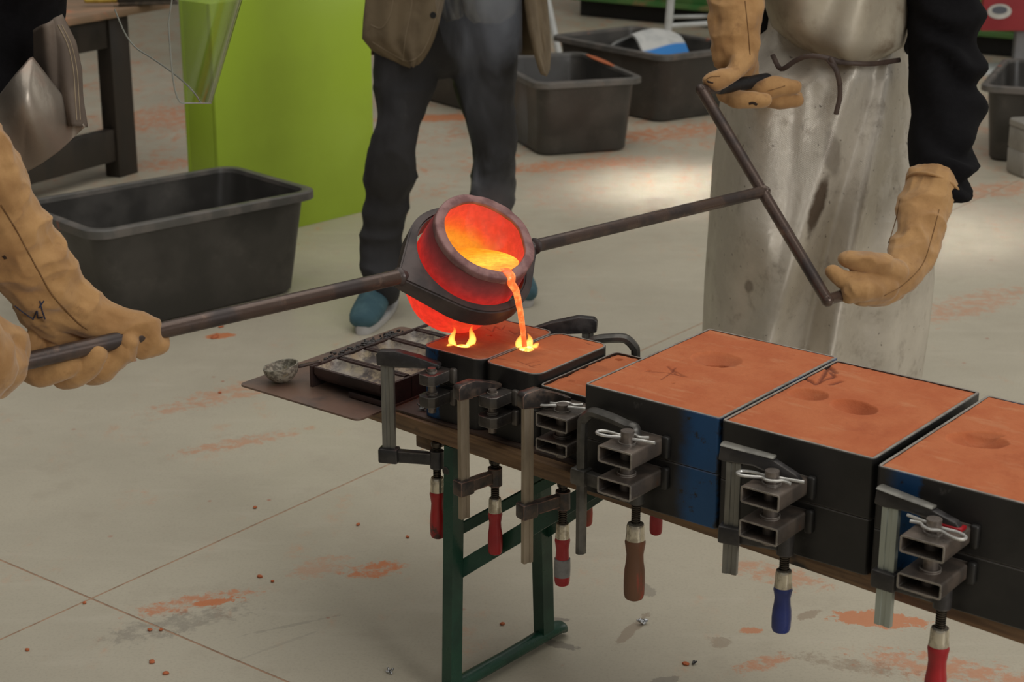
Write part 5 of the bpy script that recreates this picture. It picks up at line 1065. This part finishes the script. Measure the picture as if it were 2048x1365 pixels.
bm = NB(); sheet(bm, panel([(925, -220), (924, -60), (924, 0), (930, 28), (946, 46)], [(1045, -220), (1042, -60), (1040, 0), (1030, 25), (1000, 46)], 5.085, 5.12, .045, 4), 24, 24, .004); obj('shirt_hem', bm, M['shirt'], P, 180)

# ------------------------------------------------------------ crumbs on the floor
CH = [(430, 675, .05, .02, 'largest flat flake of orange sand on the floor below the long shank'), (442, 655, .022, .012, 'orange sand flake just above the largest flake by the shank'), (305, 665, .012, .008, 'orange sand crumb close to the left glove thumb'), (270, 722, .010, .008, 'orange sand crumb under the left glove fingers'),
  (520, 1155, .015, .010, 'oblong orange crumb right of the grey scuff marks'), (545, 1165, .009, .007, 'tiny orange crumb beside the oblong one near the grey scuffs'), (300, 1262, .012, .008, 'orange crumb among the grey scuffs near the crossing floor joints'), (322, 1262, .009, .007, 'tiny orange crumb right of the one in the grey scuffs'), (304, 1326, .017, .010, 'orange crumb on the floor joint near the bottom edge'),
  (332, 1349, .015, .010, 'lowest orange crumb on the floor joint at the bottom edge'), (55, 1302, .010, .008, 'orange crumb in the floor corner left of the crossing joints'), (169, 1208, .010, .007, 'dark orange crumb on the upper floor joint near the crossing'), (1005, 1250, .012, .010, 'brown crumb between the two green bench legs'), (1372, 1330, .014, .012, 'brown orange crumb beside the black pebble'),
  (510, 1017, .014, .008, 'orange flake lying above the long floor joint, mid floor'), (716, 1051, .014, .007, 'orange flake on the floor below the bench end'), (815, 1076, .009, .009, 'round dark crumb beside the leftmost clamp handle'), (440, 787, .011, .007, 'orange crumb on the floor left of the steel sheet tip')]
for i, (px, py, L_, W_, lab) in enumerate(CH):
    bm = NB(); rr = random.Random(i+50); bmesh.ops.create_icosphere(bm, subdivisions=2, radius=1); a = rr.random()*3
    for v in bm.verts: v.co = Vector((v.co.x*L_*.42, v.co.y*W_*.55, v.co.z*.0028))*(1+rr.uniform(-.2, .2)); v.co.z = max(v.co.z+.0022, .0003)
    o = tag(obj('sand_crumb', bm, M['sand_loose'], None, 30), lab, 'sand crumb', 'orange sand crumbs on the floor'); o.location = at_z(px, py, 0); o.rotation_euler = (0, 0, a)
splash('metal_chip', 'crumpled silver metal chip on the floor right of the bench leg', at_z(1287, 1250, 0), .013, seed=9)
splash('metal_chip', 'small dark silver chip on the floor near the bottom edge, left of the bench leg', at_z(780, 1348, 0), .010, seed=12)
splash('slag_pebble', 'black pebble of slag beside an orange crumb under the bench', at_z(1386, 1330, 0), .007, 'slag', 3, 'pebble')

# ------------------------------------------------------------ smoke rising from the crucible
def smoke_mat():
    t = NT('thin_smoke'); t.n.remove(t.b); v = t.coord((1, 1, .38)); pv = t.new('ShaderNodeVolumePrincipled'); pv.inputs['Color'].default_value = (.78, .82, .9, 1); pv.inputs['Anisotropy'].default_value = .2
    n = t.noise(v, 11, 5, .6, .8); d = t.math('MULTIPLY', t.ramp(n, .46, .74), 7.5); t.put(pv.inputs['Density'], d); t.l.new(pv.outputs[0], t.out.inputs['Volume'])
    try: t.m.cycles.volume_step_rate = 4
    except Exception: pass
    return t.m
bm = NB(); b0 = RIM+AX*.02; sweep(bm, [b0-b0, at_y(1000, 330, 3.12)-b0, at_y(990, 200, 3.18)-b0, at_y(965, 80, 3.22)-b0, at_y(955, -60, 3.25)-b0, at_y(950, -260, 3.3)-b0], [(.045, .04), (.05, .05), (.06, .06), (.075, .07), (.085, .08), (.10, .09)], seg=20, sub=5)
o = tag(obj('smoke', bm, smoke_mat(), None, 180), 'thin grey smoke rising from the crucible in front of the jeans', 'smoke', kind='stuff'); o.location = b0
